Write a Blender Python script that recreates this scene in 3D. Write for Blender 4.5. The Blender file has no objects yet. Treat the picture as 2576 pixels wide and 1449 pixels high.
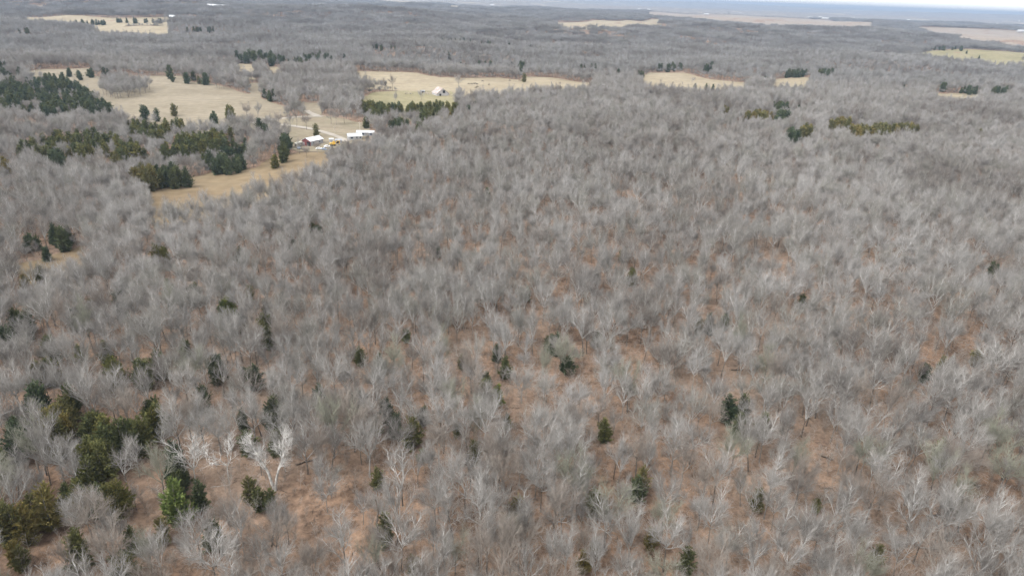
import bpy, bmesh, math, random
import numpy as np
from mathutils import Vector, Matrix
from mathutils.geometry import delaunay_2d_cdt

S = bpy.context.scene
C = S.collection
R = math.radians

# ------------------------------------------------------------------ camera
CAM_H, PITCH, ROLL, FPX = 110.0, R(22.95), R(2.16), 1740.0      # FPX: focal length in pixels of a 2576 x 1449 picture
fw = np.array([0, math.cos(PITCH), -math.sin(PITCH)])
r0 = np.array([1.0, 0, 0]); u0 = np.array([0, math.sin(PITCH), math.cos(PITCH)])
rt = r0 * math.cos(ROLL) + u0 * math.sin(ROLL)
up = -r0 * math.sin(ROLL) + u0 * math.cos(ROLL)
CAM = np.array([0.0, 0.0, CAM_H])
cd = bpy.data.cameras.new('camera'); cam = bpy.data.objects.new('camera', cd); C.objects.link(cam)
cam.matrix_world = Matrix([[rt[0], up[0], -fw[0], 0], [rt[1], up[1], -fw[1], 0], [rt[2], up[2], -fw[2], CAM_H], [0, 0, 0, 1]])
cd.sensor_fit = 'HORIZONTAL'; cd.angle = 2 * math.atan(1288 / FPX); cd.clip_start = 0.5; cd.clip_end = 90000
S.camera = cam

# ------------------------------------------------------------------ sky, sun, exposure (bright overcast)
SUN_EL, SUN_AZ = R(52), R(-120)                     # azimuth measured from +Y towards +X
w = bpy.data.worlds.new('World'); S.world = w; w.use_nodes = True
nt = w.node_tree; nt.nodes.clear()
sky = nt.nodes.new('ShaderNodeTexSky'); sky.sky_type = 'NISHITA'; sky.sun_disc = False
sky.sun_elevation = SUN_EL; sky.sun_rotation = SUN_AZ; sky.dust_density = 1.5; sky.air_density = 1.0
hs = nt.nodes.new('ShaderNodeHueSaturation'); hs.inputs['Saturation'].default_value = 0.03; hs.inputs['Value'].default_value = 1.8   # cloud cover greys the blue
bg = nt.nodes.new('ShaderNodeBackground'); bg.inputs['Strength'].default_value = 0.15
wo = nt.nodes.new('ShaderNodeOutputWorld')
nt.links.new(sky.outputs[0], hs.inputs['Color']); nt.links.new(hs.outputs[0], bg.inputs[0]); nt.links.new(bg.outputs[0], wo.inputs[0])
sl = bpy.data.lights.new('sun', 'SUN'); sl.energy = 1.0; sl.angle = R(18); sl.color = (1, 0.97, 0.93)
so = bpy.data.objects.new('sun', sl); C.objects.link(so)
sd = Vector((math.sin(SUN_AZ) * math.cos(SUN_EL), math.cos(SUN_AZ) * math.cos(SUN_EL), math.sin(SUN_EL)))
so.rotation_euler = sd.to_track_quat('Z', 'Y').to_euler(); so.location = (0, 0, 400)
S.view_settings.view_transform = 'Standard'; S.view_settings.look = 'None'; S.view_settings.gamma = 1.0
S.view_settings.exposure = 1.07
S.view_settings.use_curve_mapping = False
S.render.engine = 'CYCLES'
cy = S.cycles
cy.max_bounces = 5; cy.diffuse_bounces = 3; cy.glossy_bounces = 1; cy.volume_bounces = 0; cy.transmission_bounces = 1
cy.caustics_reflective = cy.caustics_refractive = False
cy.use_denoising = True; cy.denoiser = 'OPENIMAGEDENOISE'; cy.denoising_input_passes = 'RGB_ALBEDO_NORMAL'; cy.denoising_prefilter = 'ACCURATE'
cy.use_adaptive_sampling = False

# ------------------------------------------------------------------ small helpers
def tag(o, label=None, cat=None, group=None, kind=None):
    if label: o['label'] = label
    if cat: o['category'] = cat
    if group: o['group'] = group
    if kind: o['kind'] = kind
    return o

def link(name, me, parent=None, mat=None):
    o = bpy.data.objects.new(name, me); C.objects.link(o)
    if parent is not None: o.parent = parent
    if mat is not None and me is not None and not len(me.materials): me.materials.append(mat)
    return o

def empty(name, loc, rz=0.0, s=1.0):
    o = bpy.data.objects.new(name, None); C.objects.link(o)
    o.location = loc; o.rotation_euler = (0, 0, rz); o.scale = (s, s, s); o.empty_display_size = 0.5
    return o

def mesh_np(name, verts, faces, smooth=True, mats=(), mat_idx=None):
    """verts (n,3); faces (m,k) one face size"""
    me = bpy.data.meshes.new(name)
    verts = np.asarray(verts, dtype=np.float32); faces = np.asarray(faces, dtype=np.int32)
    k = faces.shape[1]
    me.vertices.add(len(verts)); me.vertices.foreach_set('co', verts.ravel())
    me.loops.add(faces.size); me.loops.foreach_set('vertex_index', faces.ravel())
    me.polygons.add(len(faces))
    me.polygons.foreach_set('loop_start', np.arange(0, faces.size, k, dtype=np.int32))
    if mat_idx is not None: me.polygons.foreach_set('material_index', np.asarray(mat_idx, dtype=np.int32))
    me.polygons.foreach_set('use_smooth', np.full(len(faces), smooth))
    for m in mats: me.materials.append(m)
    me.update(calc_edges=True); me.validate()
    return me

def NM(name):
    m = bpy.data.materials.new(name); m.use_nodes = True
    t = m.node_tree; b = t.nodes['Principled BSDF']; b.inputs['Roughness'].default_value = 0.95
    b.inputs['Specular IOR Level'].default_value = 0.15
    return m, t, b

def ramp(t, fac, stops):
    n = t.nodes.new('ShaderNodeValToRGB'); e = n.color_ramp.elements
    while len(e) > 2: e.remove(e[-1])
    for i, (p, c) in enumerate(stops):
        x = e[i] if i < 2 else e.new(p)
        x.position = p; x.color = (*c, 1)
    t.links.new(fac, n.inputs[0]); return n.outputs[0]

def noise(t, scale, detail=4, vec=None, rough=0.6):
    n = t.nodes.new('ShaderNodeTexNoise'); n.inputs['Scale'].default_value = scale
    n.inputs['Detail'].default_value = detail; n.inputs['Roughness'].default_value = rough
    if vec is not None: t.links.new(vec, n.inputs['Vector'])
    return n.outputs['Fac']

def mix(t, fac, a, b, mode='MIX'):
    n = t.nodes.new('ShaderNodeMix'); n.data_type = 'RGBA'; n.blend_type = mode
    for sock, v in ((n.inputs[0], fac), (n.inputs[6], a), (n.inputs[7], b)):
        if isinstance(v, (int, float)): sock.default_value = v
        elif isinstance(v, tuple): sock.default_value = (*v, 1)
        else: t.links.new(v, sock)
    return n.outputs[2]

def pos(t): return t.nodes.new('ShaderNodeNewGeometry').outputs['Position']
def objco(t): return t.nodes.new('ShaderNodeTexCoord').outputs['Object']
def orand(t): return t.nodes.new('ShaderNodeObjectInfo').outputs['Random']

# ------------------------------------------------------------------ materials
def mat_twigs(name, stops, var=0.25, patches=False):
    m, t, b = NM(name)
    c = ramp(t, orand(t), stops)
    n = noise(t, 0.9, 2, objco(t))
    c = mix(t, 1.0, c, ramp(t, n, [(0.3, (1 - var,) * 3), (0.7, (1 + var * .4,) * 3)]), 'MULTIPLY')
    if patches:          # stands of different species
        loc = t.nodes.new('ShaderNodeObjectInfo').outputs['Location']
        c = mix(t, 1.0, c, ramp(t, noise(t, .009, 3, loc), [(.34, (.74, .71, .69)), (.5, (1, 1, 1)), (.66, (1.16, 1.16, 1.17))]), 'MULTIPLY')
    t.links.new(c, b.inputs['Base Color']); return m

def mat_plain(name, col, var=0.15, scale=2.0, rough=0.85, metal=0.0):
    m, t, b = NM(name)
    n = noise(t, scale, 4, objco(t))
    c = ramp(t, n, [(0.3, tuple(x * (1 - var) for x in col)), (0.7, tuple(min(1, x * (1 + var)) for x in col))])
    t.links.new(c, b.inputs['Base Color']); b.inputs['Roughness'].default_value = rough; b.inputs['Metallic'].default_value = metal
    return m

M = {}
M['silver'] = mat_twigs('bark_silver', [(0, (.275, .26, .242)), (1, (.34, .322, .30))])
M['grey'] = mat_twigs('bark_grey', [(0, (.215, .20, .184)), (1, (.275, .258, .238))])
M['brown'] = mat_twigs('bark_brown_grey', [(0, (.22, .19, .165)), (1, (.28, .245, .212))])
M['lichen'] = mat_twigs('bark_lichen', [(0, (.21, .21, .165)), (1, (.275, .27, .215))])
M['mixed'] = mat_twigs('bark_mixed', [(0, (.21, .185, .162)), (.2, (.26, .246, .23)), (.4, (.32, .308, .292)), (.6, (.235, .226, .198)), (.8, (.285, .268, .25)), (1, (.335, .323, .308))], .25, True)
M['mid'] = mat_twigs('bark_mid_shaded', [(0, (0.185, 0.169, 0.154)), (0.2, (0.229, 0.222, 0.213)), (0.4, (0.286, 0.282, 0.273)), (0.6, (0.207, 0.202, 0.18)), (0.8, (0.251, 0.243, 0.232)), (1, (0.304, 0.299, 0.29))], .25, True)  # mixed bark darkened: colour carries the self-shading that coarse crowns lack
M['far'] = mat_twigs('bark_far_shaded', [(0, (0.155, 0.142, 0.13)), (0.2, (0.192, 0.186, 0.179)), (0.4, (0.24, 0.237, 0.229)), (0.6, (0.174, 0.17, 0.152)), (0.8, (0.211, 0.204, 0.195)), (1, (0.255, 0.252, 0.244))], .25, True)  # darker again: shade in the gaps between twigs put into the clump colour
M['limb'] = mat_twigs('bark_limb', [(0, (.33, .315, .295)), (.5, (.40, .388, .37)), (1, (.45, .438, .42))], .3)
M['trunk'] = mat_twigs('bark_trunk', [(0, (.10, .085, .072)), (.6, (.17, .15, .132)), (1, (.28, .26, .235))], .4)
M['white'] = mat_twigs('bark_white', [(0, (.47, .455, .43)), (1, (.54, .52, .49))], .6)
M['sapling'] = mat_twigs('bark_sapling', [(0, (.27, .215, .175)), (.5, (.33, .29, .25)), (1, (.38, .355, .325))])
M['log'] = mat_plain('rotten_log', (.085, .068, .055), .4, 1.5)

def mat_cedar(name, a, b2, c2):
    m, t, b = NM(name)
    n = noise(t, 1.1, 3, objco(t)); c = ramp(t, n, [(.32, a), (.5, b2), (.68, c2)])
    o = orand(t); c = mix(t, 1.0, c, ramp(t, o, [(0, (.72, .80, .8)), (.5, (1, 1, 1)), (1, (1.3, 1.12, .85))]), 'MULTIPLY')
    t.links.new(c, b.inputs['Base Color']); return m
M['cedar'] = mat_cedar('cedar_green', (.056, .066, .030), (.098, .108, .043), (.155, .152, .062))
M['cedar_olive'] = mat_cedar('cedar_olive', (.08, .08, .034), (.135, .125, .05), (.2, .172, .075))
M['cedar_bright'] = mat_cedar('cedar_bright', (.07, .098, .03), (.125, .158, .046), (.19, .215, .07))
M['cedar_dark'] = mat_cedar('cedar_dark', (.038, .054, .033), (.066, .085, .046), (.108, .126, .066))

def mat_ground():
    m, t, b = NM('leaf_litter')
    p = pos(t)
    big = noise(t, .018, 4, p); mid = noise(t, .12, 5, p); fine = noise(t, .9, 7, p, .8)
    c = ramp(t, mid, [(.28, (.115, .078, .056)), (.5, (.20, .134, .094)), (.72, (.262, .178, .126))])
    c = mix(t, 1.0, c, ramp(t, noise(t, .38, 4, p, .65), [(.36, (.62, .6, .58)), (.5, (1, 1, 1)), (.64, (1.2, 1.18, 1.14))]), 'MULTIPLY')
    c = mix(t, ramp(t, big, [(.45, (0, 0, 0)), (.68, (.75,) * 3)]), c, (.235, .182, .143))
    c = mix(t, 1.0, c, ramp(t, fine, [(.3, (.45, .44, .43)), (.5, (.95, .94, .93)), (.7, (1.35, 1.33, 1.3))]), 'MULTIPLY')
    t.links.new(c, b.inputs['Base Color'])
    bp = t.nodes.new('ShaderNodeBump'); bp.inputs['Strength'].default_value = .5; bp.inputs['Distance'].default_value = .3
    t.links.new(fine, bp.inputs['Height']); t.links.new(bp.outputs[0], b.inputs['Normal'])
    return m
M['ground'] = mat_ground()

def mat_field(name, a, b2, c2):
    m, t, b = NM(name)
    p = pos(t); big = noise(t, .02, 4, p, .6); mid = noise(t, .16, 5, p, .7)
    c = ramp(t, big, [(.3, a), (.5, b2), (.7, c2)])
    c = mix(t, 1.0, c, ramp(t, mid, [(.3, (.83, .82, .8)), (.7, (1.1, 1.1, 1.1))]), 'MULTIPLY')
    mp = t.nodes.new('ShaderNodeMapping'); mp.inputs['Rotation'].default_value = (0, 0, .35); mp.inputs['Scale'].default_value = (.012, .16, 1); t.links.new(p, mp.inputs[0])
    c = mix(t, 1.0, c, ramp(t, noise(t, 1.0, 5, mp.outputs[0], .7), [(.32, (.84, .85, .84)), (.5, (1, 1, 1)), (.66, (1.08, 1.07, 1.05))]), 'MULTIPLY')      # mowing and grazing streaks
    t.links.new(c, b.inputs['Base Color']); return m
M['tan'] = mat_field('dry_grass', (0.166, 0.139, 0.099), (0.195, 0.166, 0.120), (0.217, 0.185, 0.138))
M['pale'] = mat_field('pale_dry_grass', (0.211, 0.175, 0.120), (0.243, 0.204, 0.141), (0.259, 0.221, 0.156))
M['gold'] = mat_field('golden_grass', (0.148, 0.108, 0.065), (0.179, 0.135, 0.082), (0.207, 0.161, 0.102))
M['green'] = mat_field('green_pasture', (0.159, 0.145, 0.079), (0.195, 0.173, 0.098), (0.222, 0.192, 0.115))
M['pink'] = mat_field('pinkish_stubble', (.192, .156, .124), (.219, .181, .145), (.238, .203, .164))
M['yard'] = mat_field('yard_grass', (.17, .13, .095), (.19, .165, .115), (.22, .18, .135))
M['gravel'] = mat_field('gravel', (.254, .223, .185), (.293, .265, .231), (.331, .308, .270))
def mat_farwood():
    m, t, b = NM('far_woods_shaded')
    p = pos(t); big = noise(t, .0012, 5, p); mid = noise(t, .02, 5, p, .75)
    c = ramp(t, mid, [(.3, (.09, .08, .075)), (.5, (.15, .138, .128)), (.7, (.22, .205, .19))])  # tones darkened to stand in for self-shading the canopy sheet lacks
    c = mix(t, ramp(t, big, [(.58, (0, 0, 0)), (.62, (.8,) * 3)]), c, (.30, .26, .20))
    t.links.new(c, b.inputs['Base Color']); return m
M['farwood'] = mat_farwood()

# ------------------------------------------------------------------ terrain
def sstep(a, b, x):
    t = np.clip((x - a) / (b - a), 0, 1); return t * t * (3 - 2 * t)
_rw = np.random.default_rng(5)
_WAVES = [(a, 2 * math.pi / L, th, ph) for a, L, th, ph in zip([1.0, .8, .7, .6, .5, .4], [1700, 1250, 930, 760, 610, 470], _rw.uniform(0, 6.28, 6), _rw.uniform(0, 6.28, 6))]
_HILLS = [  # x, y, height, sx, sy
    (110, 470, 15, 230, 300), (300, 760, 7, 330, 160), (-230, 330, -5, 120, 170),
    (-900, 2560, 40, 420, 260), (-420, 2760, 34, 500, 220), (-1500, 2900, 30, 500, 200),
    (250, 2150, 14, 700, 150), (-700, 1750, 13, 330, 120), (900, 2700, 16, 700, 260), (-200, 1330, 8, 380, 110),
    (650, 1500, 9, 500, 150), (-2600, 4300, 40, 1300, 400), (600, 4700, 25, 1800, 300)]
def terrain(x, y):
    x = np.asarray(x, float); y = np.asarray(y, float)
    z = 1.3 * np.sin(x / 34 + 1.2) * np.sin(y / 41 + .4) + 1.0 * np.sin((x + y) / 63) + .5 * np.sin(x / 17 - y / 23)
    for (hx, hy, h, sx, sy) in _HILLS:
        z = z + h * np.exp(-(((x - hx) / sx) ** 2 + ((y - hy) / sy) ** 2))
    far = sstep(700, 3000, y)
    wv = 0
    for a, k, th, ph in _WAVES: wv = wv + a * np.sin(k * (x * math.cos(th) + y * math.sin(th)) + ph)
    z = z + far * 5.5 * wv
    z = z + sstep(850, 1400, y) * sstep(4500, 3200, y) * 3.6 * (np.sin(x / 83 + y / 61 + 1) + np.sin(-x / 102 + y / 57 + 2.2) + .8 * np.sin(x / 170 + y / 48))
    f2 = sstep(6500, 15000, y)
    z = z + f2 * (28 * np.sin(x / 2600 + y / 3900) + 22 * np.sin(x / 1700 - y / 2300 + 1.7) + 26)
    return z

def unproject(px, py, h=0.0):
    d = fw * FPX + rt * (px - 1288) - up * (py - 724.5); d = d / np.linalg.norm(d)
    ts = np.concatenate([np.arange(60, 1500, 4.0), np.geomspace(1500, 30000, 700)])
    P = CAM[None] + d[None] * ts[:, None]
    g = P[:, 2] - terrain(P[:, 0], P[:, 1]) - h
    i = np.argmax(g < 0)
    if g[i] >= 0: i = len(ts) - 1
    a, b = ts[max(i - 1, 0)], ts[i]
    for _ in range(20):
        mm = (a + b) / 2; q = CAM + d * mm
        if q[2] - terrain(q[0], q[1]) - h < 0: b = mm
        else: a = mm
    q = CAM + d * b
    return np.array([q[0], q[1], float(terrain(q[0], q[1]))])

def project(x, y, z):
    v = np.stack([np.asarray(x, float), np.asarray(y, float), np.asarray(z, float) - CAM_H], -1)
    dz = v @ fw; return 1288 + FPX * (v @ rt) / dz, 724.5 - FPX * (v @ up) / dz, dz

def axis(parts):
    out = []
    for a, b, s in parts: out.append(np.arange(a, b, s))
    return np.concatenate(out)
def sheet(name, xs, ys, zoff, mat):
    X, Y = np.meshgrid(xs, ys); Z = terrain(X, Y) + (zoff(X, Y) if callable(zoff) else zoff)
    n, k = X.shape; idx = np.arange(n * k).reshape(n, k)
    F = np.stack([idx[:-1, :-1], idx[:-1, 1:], idx[1:, 1:], idx[1:, :-1]], -1).reshape(-1, 4)
    return link(name, mesh_np(name, np.stack([X, Y, Z], -1).reshape(-1, 3), F, True, [mat]))
ys = axis([(-1500, 60, 60), (60, 1300, 10), (1300, 3000, 20), (3000, 7500, 60), (7500, 34001, 500)])
xs = axis([(-34000, -7000, 1000), (-7000, -1600, 90), (-1600, 1600, 12), (1600, 7000, 90), (7000, 34001, 1000)])
tag(sheet('ground', xs, ys, 0.0, M['ground']), 'brown leaf-littered forest floor rolling away to the horizon', None, None, 'structure')
hx = np.arange(-33000, 33001, 300.0); hy = np.concatenate([np.array([6800, 6810.0]), np.arange(7000, 33500, 220.0)])
_rh = np.random.default_rng(9); _hn = _rh.uniform(0, 1, (len(hy), len(hx)))
tag(sheet('hills', hx, hy, lambda X, Y: np.where(Y < 6805, 2.0, 9 + 7 * _hn), M['farwood']), 'far wooded hills fading to blue along the skyline', None, None, 'structure')

# ------------------------------------------------------------------ fields, given as outlines in picture coordinates then laid on the terrain
def crop(c, ox=0, oy=0): return [(ox + p[0] / 3, oy + p[1] / 3) + tuple(p[2:]) for p in c]
N = 13.0          # an edge hidden behind the crowns of the wood in front of it
FIELDS = [
 ('pasture', 'wide tan pasture sloping beside the cedar grove', 'tan', crop([(430,600),(490,590),(700,580),(1040,578),(1370,575),(1390,618),(1600,632),(1720,665),(1880,712),(2080,783),(2200,830),(2150,883),(1900,918),(1760,950),(1640,915,N),(1500,905,N),(1210,900,N),(1050,840,N),(850,800,N),(700,700,6)])),
 ('pasture', 'narrow tan pasture behind the row of dark cedars', 'tan', crop([(180,545),(300,525),(660,516),(690,545),(640,600,8),(500,600,8),(250,580,8)])),
 ('pasture', 'small tan clearing beyond the hedgerow', 'tan', crop([(1870,632),(1955,626),(1960,700,8),(1880,690,6)])),
 ('pasture', 'pale grass corner above the gravel road junction', 'tan', crop([(2265,770),(2430,785),(2440,870),(2350,872),(2300,862),(2235,828)])),
 ('meadow', 'golden grass strip along the wood edge below the red barn', 'gold', crop([(1110,1455),(1180,1392),(1450,1342),(1640,1292),(1920,1272),(2030,1203),(2250,1155),(2470,1150),(2480,1195,N),(2300,1255,N),(1960,1355,N),(1700,1405,N),(1500,1475,N),(1280,1510,N),(1120,1530,N)])),
 ('meadow', 'small golden clearing at the left wood edge', 'gold', crop([(100,2000),(300,1965),(560,1882),(630,1858),(640,1915,9),(420,1990,9),(130,2055,9)])),
 ('meadow', 'green pasture in front of the weathered hay barn', 'green', crop([(2710,775),(2745,735),(2800,705),(2900,692),(3050,687),(3230,689),(3400,690),(3450,720),(3440,800,N),(3200,800,N),(2960,800,N),(2780,805,N)])),
 ('pasture', 'long tan hillside pasture dotted with cattle', 'pale', crop([(2690,540),(2950,547),(3150,553),(3310,587),(3510,592),(3760,588),(3910,605),(3980,582),(4180,590),(4490,630),(4450,645,N),(4080,650,N),(3830,662,N),(3640,668,N),(3500,705,N),(3440,710),(3390,690),(3400,650,N),(3250,625,N),(3050,605,N),(2880,595,N),(2700,580,N)])),
 ('pasture', 'rounded tan field beyond the ridge of the main wood', 'pale', crop([(4835,592),(4910,550),(5150,552),(5350,600),(5480,614),(5660,630),(5620,645,N),(5450,668,N),(5210,658,N),(4980,645,N),(4850,615,N)])),
 ('pasture', 'small tan field beside dark cedars in the valley', 'pale', crop([(5830,602),(6010,584),(6110,588),(6100,640,N),(5840,640,N)])),
 ('pasture', 'far cream field below the wooded hill', 'pale', crop([(620,228),(780,205),(1270,195),(1277,258,N),(1180,262,N),(960,240,N),(800,242,N)])),
 ('pasture', 'thin cream field in the far woods', 'pale', crop([(150,131),(550,122),(800,138),(1290,127),(1305,150,N),(960,156,N),(170,150,N)])),
 ('pasture', 'wavy pale field across the far woods', 'pale', crop([(4140,165),(4430,168),(4710,158),(4980,147),(4990,188,N),(4780,190,N),(4560,196,N),(4230,196,N)])),
 ('stubble_field', 'pinkish far field under the distant farm buildings', 'pink', crop([(4870,94),(5150,98),(5300,102),(5500,112),(5850,127),(6250,150),(6590,180),(6590,206,N),(6050,196,N),(5750,184,N),(5450,160,N),(5100,124,N),(4880,118,N)])),
 ('stubble_field', 'broad pinkish field at the far right of the woods', 'pink', crop([(6930,207),(7300,218),(7800,250),(7800,350,N),(7630,342,N),(7530,322,N),(7350,298,N),(7230,280,N),(7100,258,N),(7000,234,N)])),
 ('meadow', 'yellow-green sunken meadow near the right edge of the woods', 'green', crop([(6950,402),(7010,388),(7550,390),(7800,388),(7800,470,N),(7450,462,N),(7400,442,N),(7050,420,N)])),
 ('pasture', 'thin tan clearing behind the right-hand wood', 'pale', crop([(7060,706),(7400,712),(7400,732,N),(7060,732,N)])),
 ('pasture', 'slim tan clearing among pale sycamores', 'pale', crop([(1790,484),(1920,488),(1930,525,N),(1800,520,N)])),
 ('pasture', 'slim tan clearing beside the far cedar stand', 'pale', crop([(2010,508),(2130,508),(2140,535,N),(2015,535,N)])),
 ('pasture', 'faint pale field on the far left skyline', 'pink', crop([(250,45),(350,42),(360,56,N),(250,56,N)])),
 ('pasture', 'bright far strip of field below the skyline', 'pale', crop([(3750,28),(3940,30),(3940,42,8),(3750,40,8)])),
 ('pasture', 'tiny cream field in the hazy woods', 'pale', crop([(3380,46),(3480,44),(3480,62,8),(3380,62,8)])),
 ('farmyard', 'worn brown and green farmyard around the red barn', 'yard', crop([(1560,985),(1760,955),(1900,922),(2150,888),(2330,872),(2440,878),(2620,905),(2780,940),(2800,1080),(2640,1120),(2520,1170),(2470,1149),(2250,1150),(2180,1120),(2150,1010),(1900,985),(1700,1010)])),
]
def inside(poly, x, y):
    x = np.asarray(x); y = np.asarray(y); r = np.zeros(x.shape, bool); n = len(poly)
    for i in range(n):
        x1, y1 = poly[i]; x2, y2 = poly[(i + 1) % n]
        if y1 == y2: continue
        c = ((y1 > y) != (y2 > y)) & (x < (x2 - x1) * (y - y1) / (y2 - y1) + x1); r ^= c
    return r
def refine(poly, step, wob, rng):
    out = []
    for i in range(len(poly)):
        a = np.array(poly[i]); b = np.array(poly[(i + 1) % len(poly)]); L = np.linalg.norm(b - a); k = max(1, int(L / step))
        for j in range(k):
            q = a + (b - a) * j / k
            if j: q = q + rng.normal(0, wob, 2)
            out.append((float(q[0]), float(q[1])))
    return out
def drape(name, poly, step, zoff, mat):
    xs_, ys_ = [p[0] for p in poly], [p[1] for p in poly]
    gx, gy = np.meshgrid(np.arange(min(xs_), max(xs_), step), np.arange(min(ys_), max(ys_), step))
    gx, gy = gx.ravel(), gy.ravel(); k = inside(poly, gx, gy)
    pts = [Vector(p) for p in poly] + [Vector((float(a), float(b))) for a, b in zip(gx[k], gy[k])]
    n = len(poly)
    vo, eo, fo, *_ = delaunay_2d_cdt(pts, [(i, (i + 1) % n) for i in range(n)], [], 1, 1e-3)
    vx = np.array([v[0] for v in vo]); vy = np.array([v[1] for v in vo])
    F = np.array([f for f in fo if len(f) == 3])
    cx, cyy = vx[F].mean(1), vy[F].mean(1); F = F[inside(poly, cx, cyy)]
    e1 = np.stack([vx[F[:, 1]] - vx[F[:, 0]], vy[F[:, 1]] - vy[F[:, 0]]], 1); e2 = np.stack([vx[F[:, 2]] - vx[F[:, 0]], vy[F[:, 2]] - vy[F[:, 0]]], 1)
    fl = e1[:, 0] * e2[:, 1] - e1[:, 1] * e2[:, 0] < 0; F[fl] = F[fl][:, ::-1]
    V = np.stack([vx, vy, terrain(vx, vy) + zoff], 1)
    return link(name, mesh_np(name, V, F, True, [mat]))
rngF = np.random.default_rng(3)
POLYS = []
YARD = None
for nm, lab, mk, pts in FIELDS:
    g = [unproject(*p) for p in pts]; d = float(np.mean([np.linalg.norm(q[:2]) for q in g]))
    poly = refine([(q[0], q[1]) for q in g], max(6, d / 90), d / 700, rngF)
    o = drape(nm, poly, max(9, d / 60), (.25 if d < 1300 else .8) + (0.06 if nm == 'farmyard' else 0), M[mk]); tag(o, lab, None, None, 'structure')
    if nm == 'farmyard': YARD = poly
    else: POLYS.append(poly)

def ribbon(name, lab, pts, width, mk, zoff=.5):
    g = [unproject(*p)[:2] for p in crop(pts)]
    dense = []
    for i in range(len(g) - 1):
        k = max(2, int(np.linalg.norm(g[i + 1] - g[i]) / 5)); dense += [g[i] + (g[i + 1] - g[i]) * j / k for j in range(k)]
    dense.append(g[-1]); G = np.array(dense)
    for _ in range(6): G[1:-1] = (G[:-2] + 2 * G[1:-1] + G[2:]) / 4
    T = np.gradient(G, axis=0); T /= np.linalg.norm(T, axis=1)[:, None]; Nn = np.stack([-T[:, 1], T[:, 0]], 1)
    wv = width / 2 * (1 + .12 * np.sin(np.arange(len(G)) * .9))
    L = G + Nn * wv[:, None]; Rr = G - Nn * wv[:, None]; n = len(G)
    V = np.concatenate([L, Rr]); V = np.concatenate([V, (terrain(V[:, 0], V[:, 1]) + zoff)[:, None]], 1)
    i = np.arange(n - 1); F = np.stack([i + n, i + 1 + n, i + 1, i], 1)
    tag(link(name, mesh_np(name, V, F, True, [M[mk]])), lab, None, None, 'structure')
    POLYS.append([tuple(p) for p in np.concatenate([L + Nn * 3, (Rr - Nn * 3)[::-1]])])
ribbon('road', 'pale gravel road curving past the pasture corner', [(1480,982),(1600,968),(1740,955),(1900,930),(2050,908),(2200,890),(2350,880),(2440,884)], 7.0, 'gravel')
ribbon('road', 'pale gravel spur climbing to the road junction', [(2400,880),(2345,862),(2312,838)], 6.0, 'gravel', .56)
ribbon('drive', 'pale gravel drive crossing the yard to the white houses', [(1985,924),(2060,942),(2200,956),(2330,972),(2440,998),(2530,1028),(2590,1052),(2620,1075)], 5.0, 'gravel', .56)
ribbon('track', 'faint dirt track through the left woods', [(520,1022),(640,1010),(760,998),(840,990)], 6.0, 'tan')

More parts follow.
